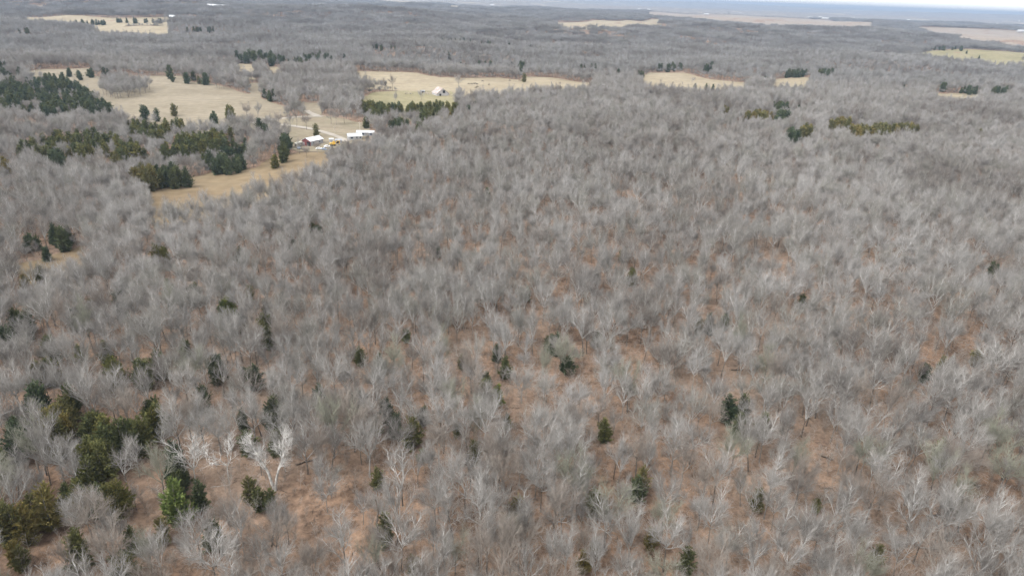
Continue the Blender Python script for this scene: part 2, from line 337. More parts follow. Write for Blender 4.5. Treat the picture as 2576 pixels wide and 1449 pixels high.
# ------------------------------------------------------------------ tree builders
def unit(v): return v / (np.linalg.norm(v) + 1e-9)
def grow(rng, H, form):
    """segments (p0, p1, r0, r1, level) of one bare tree of height H"""
    segs = []
    K = dict(upright=(.62, 9, .33, .30, 34), vase=(.38, 5, .48, .42, 30), spread=(.30, 6, .48, .66, 40), ragged=(.34, 4, .46, .6, 40), fork=(.22, 2, .68, .42, 38), arms=(.2, 2, .6, .4, 38), dome=(.40, 9, .4, .6, 34))[form]
    t_frac, n_limb, limb_len, ang, kid = K
    def chain(p, d, L, r, n, lvl, wob, trop, r1f=.45):
        pts = [p]; d = unit(d)
        for i in range(n):
            d = unit(d + rng.normal(0, wob, 3) + np.array([0, 0, trop])); q = pts[-1] + d * L / n
            segs.append((pts[-1], q, r * (1 - (1 - r1f) * i / n), r * (1 - (1 - r1f) * (i + 1) / n), lvl)); pts.append(q)
        return pts, d
    def at(pts, f):
        f = min(f, .999) * (len(pts) - 1); i = int(f); return pts[i] + (pts[i + 1] - pts[i]) * (f - i), unit(pts[i + 1] - pts[i])
    def kids(pts, n, lo, ang_deg, fn, ph=None):
        ph = rng.uniform(0, 6.28) if ph is None else ph
        for i in range(n):
            f = lo + (1 - lo) * (i + rng.uniform(.2, .8)) / n; p, d = at(pts, f)
            a = R(ang_deg) * rng.uniform(.7, 1.3); th = ph + i * 2.4 + rng.normal(0, .3)
            s = unit(np.cross(d, [.3, .2, 1.0] if abs(d[2]) < .9 else [1.0, .1, 0])); b = np.cross(d, s)
            fn(p, unit(d * math.cos(a) + (s * math.cos(th) + b * math.sin(th)) * math.sin(a)), f)
    wob = .22 if form in ('ragged', 'fork') else .11
    def twig(p, d, f): chain(p, d, rng.uniform(.8, 1.5) * H / 18, .0165, 2, 4, .10, .10, .5)
    def l3(p, d, f):
        pts, _ = chain(p, d, rng.uniform(1.2, 2.3) * H / 18, .038, 2, 3, wob, .14); kids(pts, 4, .15, 29, twig)
    def l2(L):
        def fn(p, d, f):
            pts, _ = chain(p, d, L * rng.uniform(.75, 1.2) * (1.15 - .45 * f), .075, 3, 2, wob * 1.1, .13); kids(pts, 6, .15, kid * .9, l3)
        return fn
    if form == 'arms':          # two crooked arms from one foot
        for k_, path in enumerate([[(0, 0, 0), (-.6, .1, 2.2), (-1.0, .3, 4.6), (-1.5, .2, 6.4), (-2.6, .5, 8.6), (-3.0, .4, 10.2), (-3.9, .6, 12.0), (-4.3, .7, 13.5)],
                                   [(.1, -.1, 0), (.5, 0, 2.6), (.9, -.3, 4.4), (1.5, -.2, 6.4), (2.4, 0, 8.4), (2.8, .1, 10.2), (2.7, .3, 12.6), (3.3, .3, 14.6)]]):
            pts = [np.array(p, float) * H / 15 for p in path]; n = len(pts) - 1
            for i in range(n): segs.append((pts[i], pts[i + 1], .34 * (1 - .75 * i / n), .34 * (1 - .75 * (i + 1) / n), 0))
            def arm(p, d, f):
                L = H * rng.uniform(.11, .21) * (1.25 - .5 * f); q, _ = chain(p, unit(d + np.array([(-.3, .3)[k_], 0, .1])), L, .11, 4, 1, .2, .08); kids(q, 5, .2, 38, l2(L * .4))
            kids(pts, 10, .34, 46, arm)
        return segs
    tr = .0105 * H * rng.uniform(.9, 1.15)
    pts, d = chain(np.zeros(3), np.array([rng.normal(0, .05), rng.normal(0, .05), 1.0]), H * t_frac, tr, 5, 0, .035, .02, .6 if form != 'upright' else .35)
    def limb(p, d, f):
        L = H * limb_len * rng.uniform(.8, 1.12) * (1.0 if form != 'upright' else (1.35 - .75 * f))
        q, _ = chain(p, d, L, tr * (.58 if form != 'upright' else .5), 5, 1, wob, .09 if form != 'spread' else .03)
        kids(q, 7 if form != 'upright' else 5, .22, kid, l2(L * .36))
    if form == 'dome':           # round-headed oak: limb tips end on an ellipsoid
        ph = rng.uniform(0, 6.28)
        for i in range(n_limb):
            a = .12 + 1.15 * math.sqrt((i + .4) / n_limb) * rng.uniform(.85, 1.1); th = ph + i * 2.4 + rng.normal(0, .2)
            dv = np.array([math.cos(th) * math.sin(a), math.sin(th) * math.sin(a), math.cos(a)]); L = H / math.sqrt((math.sin(a) / .27) ** 2 + (math.cos(a) / .52) ** 2) * rng.uniform(.85, 1.08)
            q, _ = chain(at(pts, rng.uniform(.8, 1.0))[0], dv, L, tr * .55, 5, 1, .12, .05); kids(q, 7, .25, 36, l2(L * .34))
    elif form == 'upright':
        kids(pts, n_limb, .36, 42, limb)
        q, _ = chain(pts[-1], d, H * .36, tr * .36, 4, 1, .08, .1); kids(q, 8, .1, 36, l2(H * .13))
    else:
        ph = rng.uniform(0, 6.28)
        for i in range(n_limb):
            th = ph + i * 6.283 / n_limb + rng.normal(0, .25); a = ang * rng.uniform(.75, 1.3)
            limb(at(pts, rng.uniform(.86, 1.0))[0], np.array([math.cos(th) * math.sin(a), math.sin(th) * math.sin(a), math.cos(a)]), 1.0)
        if form in ('vase', 'spread'): limb(pts[-1], np.array([rng.normal(0, .12), rng.normal(0, .12), 1.0]), 1.0)
    P = np.array([s[1] for s in segs]); k = H / P[:, 2].max()
    return [(a * k, b * k, c, e, l) for a, b, c, e, l in segs]

def tubes(segs, sides, rmul=1.0, rmin=0.0):
    p0 = np.array([s[0] for s in segs]); p1 = np.array([s[1] for s in segs])
    ra = np.maximum(np.array([s[2] for s in segs]) * rmul, rmin); rb = np.maximum(np.array([s[3] for s in segs]) * rmul, rmin * .8)
    d = p1 - p0; d /= np.linalg.norm(d, axis=1)[:, None] + 1e-9
    ref = np.where(np.abs(d[:, 2:3]) < .9, np.array([[0, 0, 1.0]]), np.array([[1.0, 0, 0]]))
    s = np.cross(d, ref); s /= np.linalg.norm(s, axis=1)[:, None]; b = np.cross(d, s)
    th = np.arange(sides) * 2 * math.pi / sides
    ring = s[:, None] * np.cos(th)[None, :, None] + b[:, None] * np.sin(th)[None, :, None]
    V = np.concatenate([p0[:, None] + ring * ra[:, None, None], p1[:, None] + ring * rb[:, None, None]], 1)
    n = len(segs); base = (np.arange(n) * 2 * sides)[:, None]; i = np.arange(sides); j = (i + 1) % sides
    F = np.stack([base + i, base + j, base + j + sides, base + i + sides], -1).reshape(-1, 4)
    return V.reshape(-1, 3), F

def join(parts):
    V, F, I, o = [], [], [], 0
    for v, f, mi in parts: V.append(v); F.append(f + o); I.append(np.full(len(f), mi)); o += len(v)
    return np.concatenate(V), np.concatenate(F), np.concatenate(I)

FORMS = ['dome', 'vase', 'upright', 'dome', 'vase', 'ragged', 'dome', 'upright', 'dome', 'spread']
SHAPE = dict(dome='round-headed', upright='narrow upright', vase='vase-shaped', spread='broad spreading', ragged='gnarled thick-limbed', fork='forked')
NV = len(FORMS)
HI = []     # (trunk mesh, crown mesh, joined mesh, height)
PROTO = bpy.data.collections.new('woodland_prototypes')            # not linked to the scene: only the scatter reads it
def proto(name, me, col=PROTO): o = bpy.data.objects.new(name, me); col.objects.link(o); return o
trees = []
for i, f in enumerate(FORMS):
    rng = np.random.default_rng(40 + i); Ht = {'upright': 19.5, 'vase': 18.5, 'spread': 16.5, 'ragged': 17.0, 'dome': 17.5}[f] * rng.uniform(.94, 1.06)
    segs = grow(rng, Ht, f); trees.append((segs, Ht))
    t_ = [s for s in segs if s[4] == 0]; l_ = [s for s in segs if s[4] == 1]; c_ = [s for s in segs if s[4] >= 2]
    tv, tf = tubes(t_, 7); lv, lf = tubes(l_, 5); bv, bf = tubes([q for q in c_ if q[4] == 2], 4); cv, cf = tubes([q for q in c_ if q[4] > 2], 3)
    v, f_, mi = join([(tv, tf, 0), (lv, lf, 1)])
    tm = mesh_np('bare_trunk', v, f_, True, [M['trunk'], M['limb']], mi)
    v, f_, mi = join([(cv, cf, 0), (bv, bf, 1)])
    cm = mesh_np('bare_crown', v, f_, True, [M['grey'], M['limb']], mi)
    v, f_, mi = join([(tv, tf, 0), (lv, lf, 2), (bv, bf, 2), (cv, cf, 1)])
    jm = mesh_np('bare_tree', v, f_, True, [M['trunk'], M['mixed'], M['limb']], mi)
    HI.append((tm, cm, jm, Ht)); proto('tree_a%02d' % i, jm)
for i in range(NV):      # medium detail: half of the twigs, a little thicker
    segs, Ht = trees[i]; rng = np.random.default_rng(80 + i)
    a = [s for s in segs if s[4] == 0]; b = [s for s in segs if s[4] in (1, 2)]; c = [s for s in segs if s[4] >= 3 and rng.random() < .5]
    v, f_, mi = join([(*tubes(a, 5), 0), (*tubes(b, 3), 1), (*tubes(c, 3, 2.3), 1)])
    proto('tree_b%02d' % i, mesh_np('bare_tree_mid', v, f_, True, [M['trunk'], M['mixed']], mi))
LOW = []
for i in range(NV):
    segs, Ht = trees[i]; rng = np.random.default_rng(120 + i)
    a = [s for s in segs if s[4] == 0]; b = [s for s in segs if s[4] == 1]; c = [s for s in segs if s[4] >= 3 and rng.random() < .24]
    v, f_, mi = join([(*tubes(a, 4), 0), (*tubes(b, 3, 1.0), 1), (*tubes(c, 3, 4.2, .05), 1)])
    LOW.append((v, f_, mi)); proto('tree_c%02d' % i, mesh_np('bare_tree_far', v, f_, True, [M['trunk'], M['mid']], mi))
TINY = []
for i in range(NV):
    segs, Ht = trees[i]; rng = np.random.default_rng(160 + i)
    a = [s for s in segs if s[4] == 0]; c = [s for s in segs if s[4] >= 3 and rng.random() < .15]
    TINY.append(join([(*tubes(a[::2], 3), 0), (*tubes(c, 3, 5.5, .085), 1)]))
for k in range(6):       # clumps of a dozen trees for the far woods
    rng = np.random.default_rng(200 + k); parts = []
    for a in range(4):
        for b in range(3):
            v, f_, mi = TINY[rng.integers(NV)]; th = rng.uniform(0, 6.28); s = rng.uniform(.75, 1.1)
            rot = np.array([[math.cos(th), -math.sin(th), 0], [math.sin(th), math.cos(th), 0], [0, 0, 1]]) * s
            vv = v @ rot.T + np.array([(a - 1.5) * 7 + rng.normal(0, 1.6), (b - 1) * 8 + rng.normal(0, 1.6), 0])
            for m_ in (0, 1):
                fm = f_[mi == m_]
                if len(fm): parts.append((vv, fm, m_))
    v, f_, mi = join(parts)
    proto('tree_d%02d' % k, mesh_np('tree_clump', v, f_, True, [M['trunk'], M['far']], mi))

def scatter(name, pts, scl, rot, var, col, label, wid=None):
    me = bpy.data.meshes.new(name); n = len(pts)
    me.vertices.add(n); me.vertices.foreach_set('co', np.asarray(pts, np.float32).ravel())
    for nm, ty, d in (('scl', 'FLOAT', scl), ('rot', 'FLOAT', rot), ('var', 'INT', var), ('wid', 'FLOAT', np.ones(n) if wid is None else wid)):
        at = me.attributes.new(nm, ty, 'POINT'); at.data.foreach_set('value', np.asarray(d, np.float32 if ty == 'FLOAT' else np.int32))
    me.update()
    o = link(name, me); tag(o, label, None, None, 'stuff')
    g = bpy.data.node_groups.new(name + '_scatter', 'GeometryNodeTree')
    g.interface.new_socket('Geometry', in_out='INPUT', socket_type='NodeSocketGeometry'); g.interface.new_socket('Geometry', in_out='OUTPUT', socket_type='NodeSocketGeometry')
    gi = g.nodes.new('NodeGroupInput'); go = g.nodes.new('NodeGroupOutput'); ip = g.nodes.new('GeometryNodeInstanceOnPoints')
    ci = g.nodes.new('GeometryNodeCollectionInfo'); ci.inputs[0].default_value = col; ci.inputs[1].default_value = True; ci.inputs[2].default_value = True
    def attr(nm, ty):
        a = g.nodes.new('GeometryNodeInputNamedAttribute'); a.data_type = ty; a.inputs[0].default_value = nm
        return [s for s in a.outputs if s.enabled and s.name == 'Attribute'][0]
    cx = g.nodes.new('ShaderNodeCombineXYZ'); L = g.links.new
    L(attr('rot', 'FLOAT'), cx.inputs[2])
    L(gi.outputs[0], ip.inputs['Points']); L(ci.outputs[0], ip.inputs['Instance']); ip.inputs['Pick Instance'].default_value = True
    L(attr('var', 'INT'), ip.inputs['Instance Index']); L(cx.outputs[0], ip.inputs['Rotation']); 
    mw = g.nodes.new('ShaderNodeMath'); mw.operation = 'MULTIPLY'; L(attr('scl', 'FLOAT'), mw.inputs[0]); L(attr('wid', 'FLOAT'), mw.inputs[1])
    cs = g.nodes.new('ShaderNodeCombineXYZ'); L(mw.outputs[0], cs.inputs[0]); L(mw.outputs[0], cs.inputs[1]); L(attr('scl', 'FLOAT'), cs.inputs[2]); L(cs.outputs[0], ip.inputs['Scale'])
    L(ip.outputs[0], go.inputs[0])
    md = o.modifiers.new('scatter', 'NODES'); md.node_group = g
    return o

# ------------------------------------------------------------------ cedars
def cedar_mesh(seed, H, Rr, n, lod):
    rng = np.random.default_rng(seed); V, F = [], []; q = 0
    lob = rng.uniform(0, 6.28, 4); lean = rng.normal(0, .03, 2)
    for i in range(n):
        t = 1 - (1 - (i + .5) / n) ** .66; zz = H * (.05 + .93 * t); th = i * 2.39996 + rng.normal(0, .5)
        env = Rr * (1 - t) ** .62 * min(1.0, .45 + 2.6 * t) * (1 + .25 * math.sin(2 * th + lob[0] + 4 * t) + .2 * math.sin(3 * th + lob[1] - 9 * t))
        bl = max(.25, env * rng.uniform(.55, 1.25)); rise = .35 + 1.1 * t + rng.normal(0, .15); k = max(2, int((5 if lod == 0 else 3) * min(1, bl / 1.2)))
        ax = np.array([math.cos(th), math.sin(th), rise]); ax0 = np.array([zz * lean[0], zz * lean[1], zz - .3 * bl])
        for j in range(k):
            f = .3 + .7 * (j + rng.random() * .8) / k; c = ax0 + ax * bl * f + rng.normal(0, .07, 3)
            L = (.42 + .3 * (1 - t)) * rng.uniform(.6, 1.35) * (1.0 if lod == 0 else 1.9)
            for m_ in range(4 if lod == 0 else 2):
                d = unit(ax + rng.normal(0, .55, 3)); s_ = unit(np.cross(d, rng.normal(0, 1, 3))); wd = L * rng.uniform(.13, .26)
                V += [c - d * L * .3, c + s_ * wd, c + d * L, c - s_ * wd]; F.append((q, q + 1, q + 2, q + 3)); q += 4
    return np.array(V), np.array(F)
CED = []
for k in range(8):
    r_ = np.random.default_rng(500 + k); Hc = r_.uniform(7.2, 9.6); Rc = r_.uniform(1.8, 2.9)
    V_, F_ = cedar_mesh(600 + k, Hc, Rc, 190, 0); crown = mesh_np('cedar_crown', V_, F_, False, [M['cedar']])
    Vl, Fl = cedar_mesh(700 + k, Hc, Rc, 130, 1); crown_l = mesh_np('cedar_crown_far', Vl, Fl, False, [M['cedar']])
    sg = [(np.array([0, 0, -.1]), np.array([.05, 0, Hc * .45]), .13, .09, 0), (np.array([.05, 0, Hc * .45]), np.array([0, .05, Hc * .9]), .09, .03, 0)]
    Vt, Ft = tubes(sg, 6); trunk = mesh_np('cedar_trunk', Vt, Ft, True, [M['trunk']])
    CED.append((crown, crown_l, trunk, Hc, Rc))
A, B = 2577, 5151           # crop origins (x3) of the second and third column
CL = [  # x, y (x3 picture units, of the crown middle), rx, ry, count, size, tone
 (100,690,110,50,16,1,'d'),(700,720,120,40,10,1,'d'),(750,805,110,40,12,1,'d'),(400,825,150,30,14,1,'d'),(700,1050,120,40,7,1,'g'),(850,1100,120,40,7,1,'g'),(300,1130,150,40,5,1,'g'),(1000,1150,120,40,6,1,'g'),(1750,1120,100,50,7,1,'d'),
 (560,650,230,50,34,1.05,'d'),(300,725,240,40,24,1,'d'),(600,790,260,50,34,1,'d'),(130,795,110,45,9,1,'d'),(30,545,60,50,7,1.1,'d'),(430,600,90,25,9,1,'d'),(200,640,150,40,10,1,'d'),
 (930,822,80,22,6,1,'g'),(1085,845,22,12,2,1.2,'d'),(1180,868,8,6,1,1.1,'d'),(1310,832,4,4,1,1.3,'o'),(530,550,22,10,3,1.1,'d'),(595,565,20,8,2,.9,'d'),(690,550,30,8,3,1,'d'),(800,548,45,8,5,1.1,'d'),(950,555,70,8,7,1,'d'),(1280,545,4,4,1,1.5,'d'),(1302,590,4,4,1,1.1,'d'),(1400,592,12,5,2,1.3,'d'),(1455,580,10,5,2,1.3,'d'),(1550,600,15,5,2,1.3,'d'),(1500,605,10,5,1,.9,'o'),
 (2000,725,60,22,7,1.1,'d'),(1735,855,25,12,3,1.1,'g'),(1600,895,35,15,3,1,'d'),(980,680,60,25,6,1,'d'),(820,720,50,25,6,1,'d'),
 (1150,1000,120,55,14,1.05,'g'),(1500,1080,160,55,17,1.1,'g'),(1350,1150,110,45,9,1.05,'g'),(450,1060,110,30,7,1,'g'),(450,1195,45,30,4,1.1,'d'),(600,1155,70,30,4,1,'g'),(1100,1340,70,45,6,1.25,'o'),(1270,1325,80,35,6,1.2,'d'),(1400,1340,20,15,2,1.1,'d'),(2150,1095,25,60,5,1.15,'d'),(2080,1215,30,15,2,.9,'g'),(2130,1190,10,8,1,.9,'g'),(1955,950,6,5,1,1,'d'),(2010,985,15,8,2,.9,'d'),(1740,1015,10,8,1,.9,'g'),(2385,985,5,5,1,.95,'o'),(1640,1045,45,25,5,1,'g'),(1030,950,60,20,4,.9,'g'),(1300,950,60,20,4,.9,'g'),(60,1250,50,20,2,1,'o'),(900,1180,60,30,3,1,'o'),(1620,1230,80,40,6,1,'d'),(1760,1230,60,40,5,.95,'d'),
 (A+270,822,75,38,13,1.1,'g'),(A+190,795,35,18,5,1.1,'g'),(A+400,805,40,12,4,1,'d'),(A+520,812,60,12,5,.9,'g'),(A+700,800,140,22,15,1.1,'g'),(A+615,880,35,32,5,1.1,'g'),(A+710,865,15,30,3,1,'g'),(A+830,880,40,14,3,.8,'o'),(A+960,845,5,8,1,1.2,'d'),(A+1000,785,30,8,2,.9,'d'),(A+1180,768,5,5,1,.9,'d'),(A+180,935,25,15,3,1,'d'),(A+440,945,60,15,4,1,'d'),(A+600,960,40,15,3,1,'d'),
 (A+1080,495,30,12,4,1.3,'d'),(A+920,505,30,12,3,1.2,'d'),(A+1360,525,10,22,4,1.4,'d'),(A+815,445,8,12,2,1.5,'d'),(A+1905,515,15,8,2,1.2,'d'),(A+1820,515,15,8,2,1.1,'d'),(A+1380,597,4,3,1,1.2,'o'),(A+2100,555,25,10,3,1.2,'d'),(A+2490,515,50,12,5,1.3,'d'),(A+2240,570,30,8,3,1.1,'d'),(A+1700,360,160,12,10,1.1,'d'),(A+1250,340,140,14,9,1.1,'d'),(A+850,325,100,10,6,1.1,'d'),(A+1550,300,110,7,7,1.3,'d'),(A+300,370,60,8,4,1.1,'d'),(A+1280,505,15,8,2,1,'d'),
 (1950,440,100,20,10,1.3,'d'),(2200,470,90,20,9,1.2,'d'),(2420,440,120,22,10,1.2,'d'),(700,182,60,3,6,1.2,'d'),(1000,168,100,3,7,1.1,'d'),(190,245,30,6,3,1.2,'d'),(1500,232,60,5,4,1.2,'d'),
 (B+560,885,90,18,12,1.05,'o'),(B+740,898,40,15,6,1.15,'d'),(B+740,800,70,15,9,1.05,'d'),(B+320,845,35,8,3,.9,'o'),(B+820,1030,45,20,5,1.1,'d'),(B+935,1010,35,28,5,1.15,'o'),(B+1180,945,70,22,9,1.05,'o'),(B+1320,1000,50,22,9,1.1,'o'),(B+1480,1000,75,25,15,1.15,'o'),(B+1680,985,90,16,9,1.05,'o'),(B+2240,1022,6,6,1,1.3,'o'),(B+1360,900,20,8,2,1,'o'),(B+880,830,30,10,3,.9,'d'),
 (B+800,565,30,16,4,1.3,'d'),(B+885,560,25,16,4,1.3,'d'),(B+630,612,22,8,3,1.3,'d'),(B+1110,555,40,12,5,1.3,'d'),(B+1430,575,30,10,3,1.2,'d'),(B+1960,655,25,14,4,1.4,'d'),(B+2160,683,45,8,4,1.3,'d'),(B+2390,690,55,12,5,1.4,'d'),(B+1660,668,10,6,2,1.2,'d'),(B+2005,376,60,4,6,1.3,'d'),(B+190,515,22,16,4,1.3,'d'),(B+95,655,5,4,1,1,'d'),(B+180,660,5,3,1,1,'d'),(B+230,665,5,3,1,1,'d'),(B+2145,405,4,3,1,1,'d'),(B+2235,450,5,4,1,1.2,'d'),(B+1540,285,40,4,3,1.2,'d'),
]
b4 = 2904           # bottom row origin (x3)
CL += [(c[0], c[1] + b4, c[2] * 1.15, c[3] * 1.1, int(c[4] * 1.8) if c[4] > 2 and c[0] < 1400 else c[4], c[5] * 1.05, c[6]) for c in [
 (450,330,70,110,5,1.25,'o'),(680,340,80,45,4,1.15,'g'),(830,410,70,45,4,1.1,'g'),(1000,400,80,45,5,1.1,'g'),(1140,260,35,60,3,1.1,'g'),(310,150,40,100,3,1.2,'d'),(500,150,60,50,2,1.1,'g'),(700,600,50,90,4,1.25,'g'),(770,530,50,40,2,1.05,'g'),(540,840,60,30,3,1.0,'g'),(780,880,100,25,4,1.0,'g'),(900,860,10,10,1,1.1,'g'),(1325,880,3,3,1,1.35,'b'),(1500,835,3,3,1,1.2,'d'),(140,400,45,60,3,1.05,'d'),(100,1040,80,25,4,1.0,'o'),(300,940,45,45,2,1.1,'o'),(1330,690,30,70,3,1.05,'d'),(1310,520,8,8,1,1,'d'),(1870,430,4,4,1,1.0,'g'),(2080,440,4,4,1,.9,'g'),(2430,100,20,25,2,1.05,'d'),(1525,100,8,8,1,.9,'d'),(1880,790,4,4,1,.8,'o'),(600,1200,35,60,2,1.0,'g'),(1220,1090,5,5,1,.85,'o'),(980,1170,5,5,1,.8,'g'),(20,650,30,80,2,1.1,'g'),(2070,230,30,20,2,1,'d'),(1830,260,10,10,1,1,'d'),(2000,890,60,40,2,.9,'g'),(1590,1100,40,30,2,.9,'g'),(120,1290,70,30,2,.9,'o'),(930,1380,60,30,2,.85,'g'),
 (A+1075,65,3,3,1,1.15,'g'),(A+1180,70,5,5,1,1.1,'b'),(A+120,130,5,5,1,1,'d'),(A+335,195,5,5,1,.95,'d'),(A+270,310,4,4,1,.95,'g'),(A+410,310,4,4,1,1.05,'d'),(A+530,360,4,4,1,1.05,'g'),(A+870,345,4,4,1,.6,'g'),(A+1990,340,3,3,1,1.05,'g'),(A+1250,275,6,6,1,.8,'o'),(A+1330,960,4,4,1,1.1,'o'),(A+1920,880,18,25,2,.95,'o'),(A+2275,710,5,5,1,.9,'o'),(A+2240,780,6,6,1,.9,'d'),(A+630,230,25,15,2,.9,'d'),(A+330,1090,5,5,1,.9,'o'),(A+610,530,5,5,1,.55,'b'),(A+1830,1330,6,6,1,.9,'o'),(A+2340,1160,6,6,1,.9,'o'),(A+1920,1210,10,10,1,.8,'o'),(A+270,700,15,20,1,.8,'g'),(A+1000,500,10,10,1,.8,'o'),(A+540,1350,15,10,1,.7,'o'),
 (B+350,180,15,15,1,1.15,'d'),(B+460,170,12,12,1,1,'d'),(B+430,310,15,12,1,1.05,'d'),(B+620,290,25,25,2,1,'g'),(B+1960,520,6,10,1,1,'o'),(B+560,860,20,20,1,.9,'o'),(B+40,1320,10,10,1,.9,'g'),(B+1460,1290,8,8,1,.8,'o'),(B+1010,910,6,6,1,.6,'g')]]
m4 = 1443           # middle row origin (x3)
CL += [(c[0], c[1] + m4) + tuple(c[2:]) for c in [
 (400,330,30,25,3,1.1,'d'),(490,360,45,35,5,1.15,'d'),(350,470,12,15,2,.8,'d'),(230,390,60,20,3,.9,'d'),(1200,480,60,25,4,1,'g'),(900,870,12,60,3,1,'d'),(1050,790,12,12,1,.8,'g'),(690,880,40,15,2,.8,'o'),(1470,790,20,40,3,.9,'d'),(1280,740,15,25,2,.9,'g'),(1690,890,60,25,4,1,'b'),(1780,1000,60,50,4,1.05,'g'),(2010,1060,50,50,5,1.05,'g'),(2040,900,30,25,2,1,'d'),(2130,850,15,25,2,1,'d'),(2420,330,30,30,3,1,'d'),(2360,300,10,15,1,.9,'d'),(2195,400,15,10,1,.9,'d'),(1810,480,8,15,1,.9,'d'),(1070,1380,50,50,4,1.1,'g'),(1210,1310,40,35,3,1.05,'g'),(850,1370,20,60,4,1.05,'g'),(370,1180,18,50,3,1,'g'),(380,1370,30,40,3,1.05,'g'),(280,1400,30,30,2,1.05,'g'),(1380,1190,30,15,2,.85,'g'),(1600,1350,60,40,5,1,'d'),(1900,1400,60,25,4,1,'d'),(60,1130,50,60,4,1.1,'d'),(150,980,60,40,3,1,'d'),(220,1020,40,20,2,1,'d'),(600,1220,25,10,1,.8,'b'),(830,1200,40,30,2,.9,'g'),(1880,770,20,10,1,.8,'g'),(560,950,50,20,2,.9,'d'),(290,640,30,15,2,.9,'g'),(180,690,15,20,1,.9,'o'),
 (A+1240,1330,8,30,1,1.35,'g'),(A+1090,1430,8,8,1,.8,'g'),(A+285,1285,8,10,1,1,'g'),(A+490,1090,5,5,1,.7,'g'),(A+1175,1220,8,8,1,.8,'d'),(A+1920,1110,8,12,1,.8,'g'),(A+2140,480,10,30,2,.9,'o'),(A+2190,650,25,30,3,.95,'g'),(A+1920,640,8,15,1,.9,'d'),(A+730,460,15,10,1,.8,'d'),(A+470,380,8,5,1,.8,'d'),(A+1400,770,8,8,1,.8,'g'),(A+1600,1150,50,25,3,1,'d'),(A+1700,1300,40,30,2,1,'d'),(A+140,1250,20,12,2,.8,'g'),(A+920,1290,30,12,2,.75,'g'),(A+1100,20,8,8,1,1,'d'),
 (B+130,1010,10,15,1,.9,'o'),(B+210,1000,10,15,1,.95,'d'),(B+890,840,20,10,2,.85,'d'),(B+2250,1250,30,15,2,.9,'o'),(B+2360,1230,20,15,2,.9,'d'),(B+1960,1330,20,20,2,.9,'o'),(B+2030,1310,12,12,1,.9,'d'),(B+1830,1370,15,15,1,.9,'d'),(B+320,970,10,25,2,.9,'d'),(B+2350,590,25,15,2,.9,'d')]]
rngC = np.random.default_rng(31); cl = []
for (cx_, cy_, rx, ry, n, sz, tn) in CL:
    if cy_ < 1500:                      # the groves seen from afar stand close
        if n >= 4: n = int(n * 2.2); rx *= 1.3
        if cx_ < 2400 or cy_ > 830: sz *= 1.2
        elif 780 < cy_ < 830: cy_ += 10
        if cy_ < 640 and n < 60 and not (300 < cx_ < 1700 and cy_ > 530): sz *= 1.1; rx *= 1.7; cy_ -= 9
    if cx_ > 2577 and cy_ > 1450: sz *= .86
    for i in range(n):
        a, q = rngC.uniform(0, 6.283), math.sqrt(rngC.random()) if n > 1 else 0.3 * rngC.random()
        px, py = (cx_ + rx * q * math.cos(a)) / 3, (cy_ + ry * q * math.sin(a)) / 3
        k = rngC.integers(8); s_ = sz * rngC.uniform(.82, 1.15) * (1.0 if n > 1 else 1.05)
        g = unproject(px, py, CED[k][3] * s_ * .5)
        if any(inside(p, np.array([g[0]]), np.array([g[1]]))[0] for p in POLYS[:1]) and n > 8: continue
        d = float(np.linalg.norm(g - CAM)); cl.append((s_ * CED[k][3] / d, g, s_, k, tn, px, py, d))
cl.sort(key=lambda c: -c[0])
# round the cedars and farm buildings bare trees are thinned, and those standing in front of them are young and low
CLEAR = [(c[1][0], c[1][1], .8 + 1.5 * c[2], 3 + 2.5 * c[2], CAM_H - c[1][2], (4.0 if c[7] > 320 else 9.5) * c[2], .8 if c[7] > 320 else .62) for c in cl]
for px, py, wd, dp, h in [(787, 366, 12, 34, 1), (765, 372, 9, 30, 1), (810, 372, 13, 30, 1), (835, 364, 11, 30, 1), (855, 360, 10, 30, 1), (892, 353, 8, 20, 1.5), (920, 344, 8, 20, 1.5), (1108, 240, 15, 30, 1), (1063, 234, 8, 30, 1), (1027, 238, 8, 30, 1)]:
    g = unproject(px, py); CLEAR.append((g[0], g[1], wd, dp, CAM_H - g[2], h, 1.0))
def open_ground(x, y, rng):
    k = np.ones(x.shape, bool); sm = np.ones(x.shape)
    for cx_, cy_, wd, dp, hgt, hc, p in CLEAR:
        L = math.hypot(cx_, cy_); ux, uy = -cx_ / L, -cy_ / L; dx, dy = x - cx_, y - cy_
        l = np.abs(dx * uy - dy * ux); c = l < wd
        if not c.any(): continue
        f = dx * ux + dy * uy; k &= ~(c & (f > -wd * .8) & (f < dp) & (rng.random(x.shape) < p))
        lim = hc + np.maximum(f, 0) * hgt / L                    # tallest tree that still leaves it in view
        sm = np.where(c & (f >= 0) & (f < 110), np.minimum(sm, np.clip(lim / 17.0, .3, 1)), sm)
    return k, sm

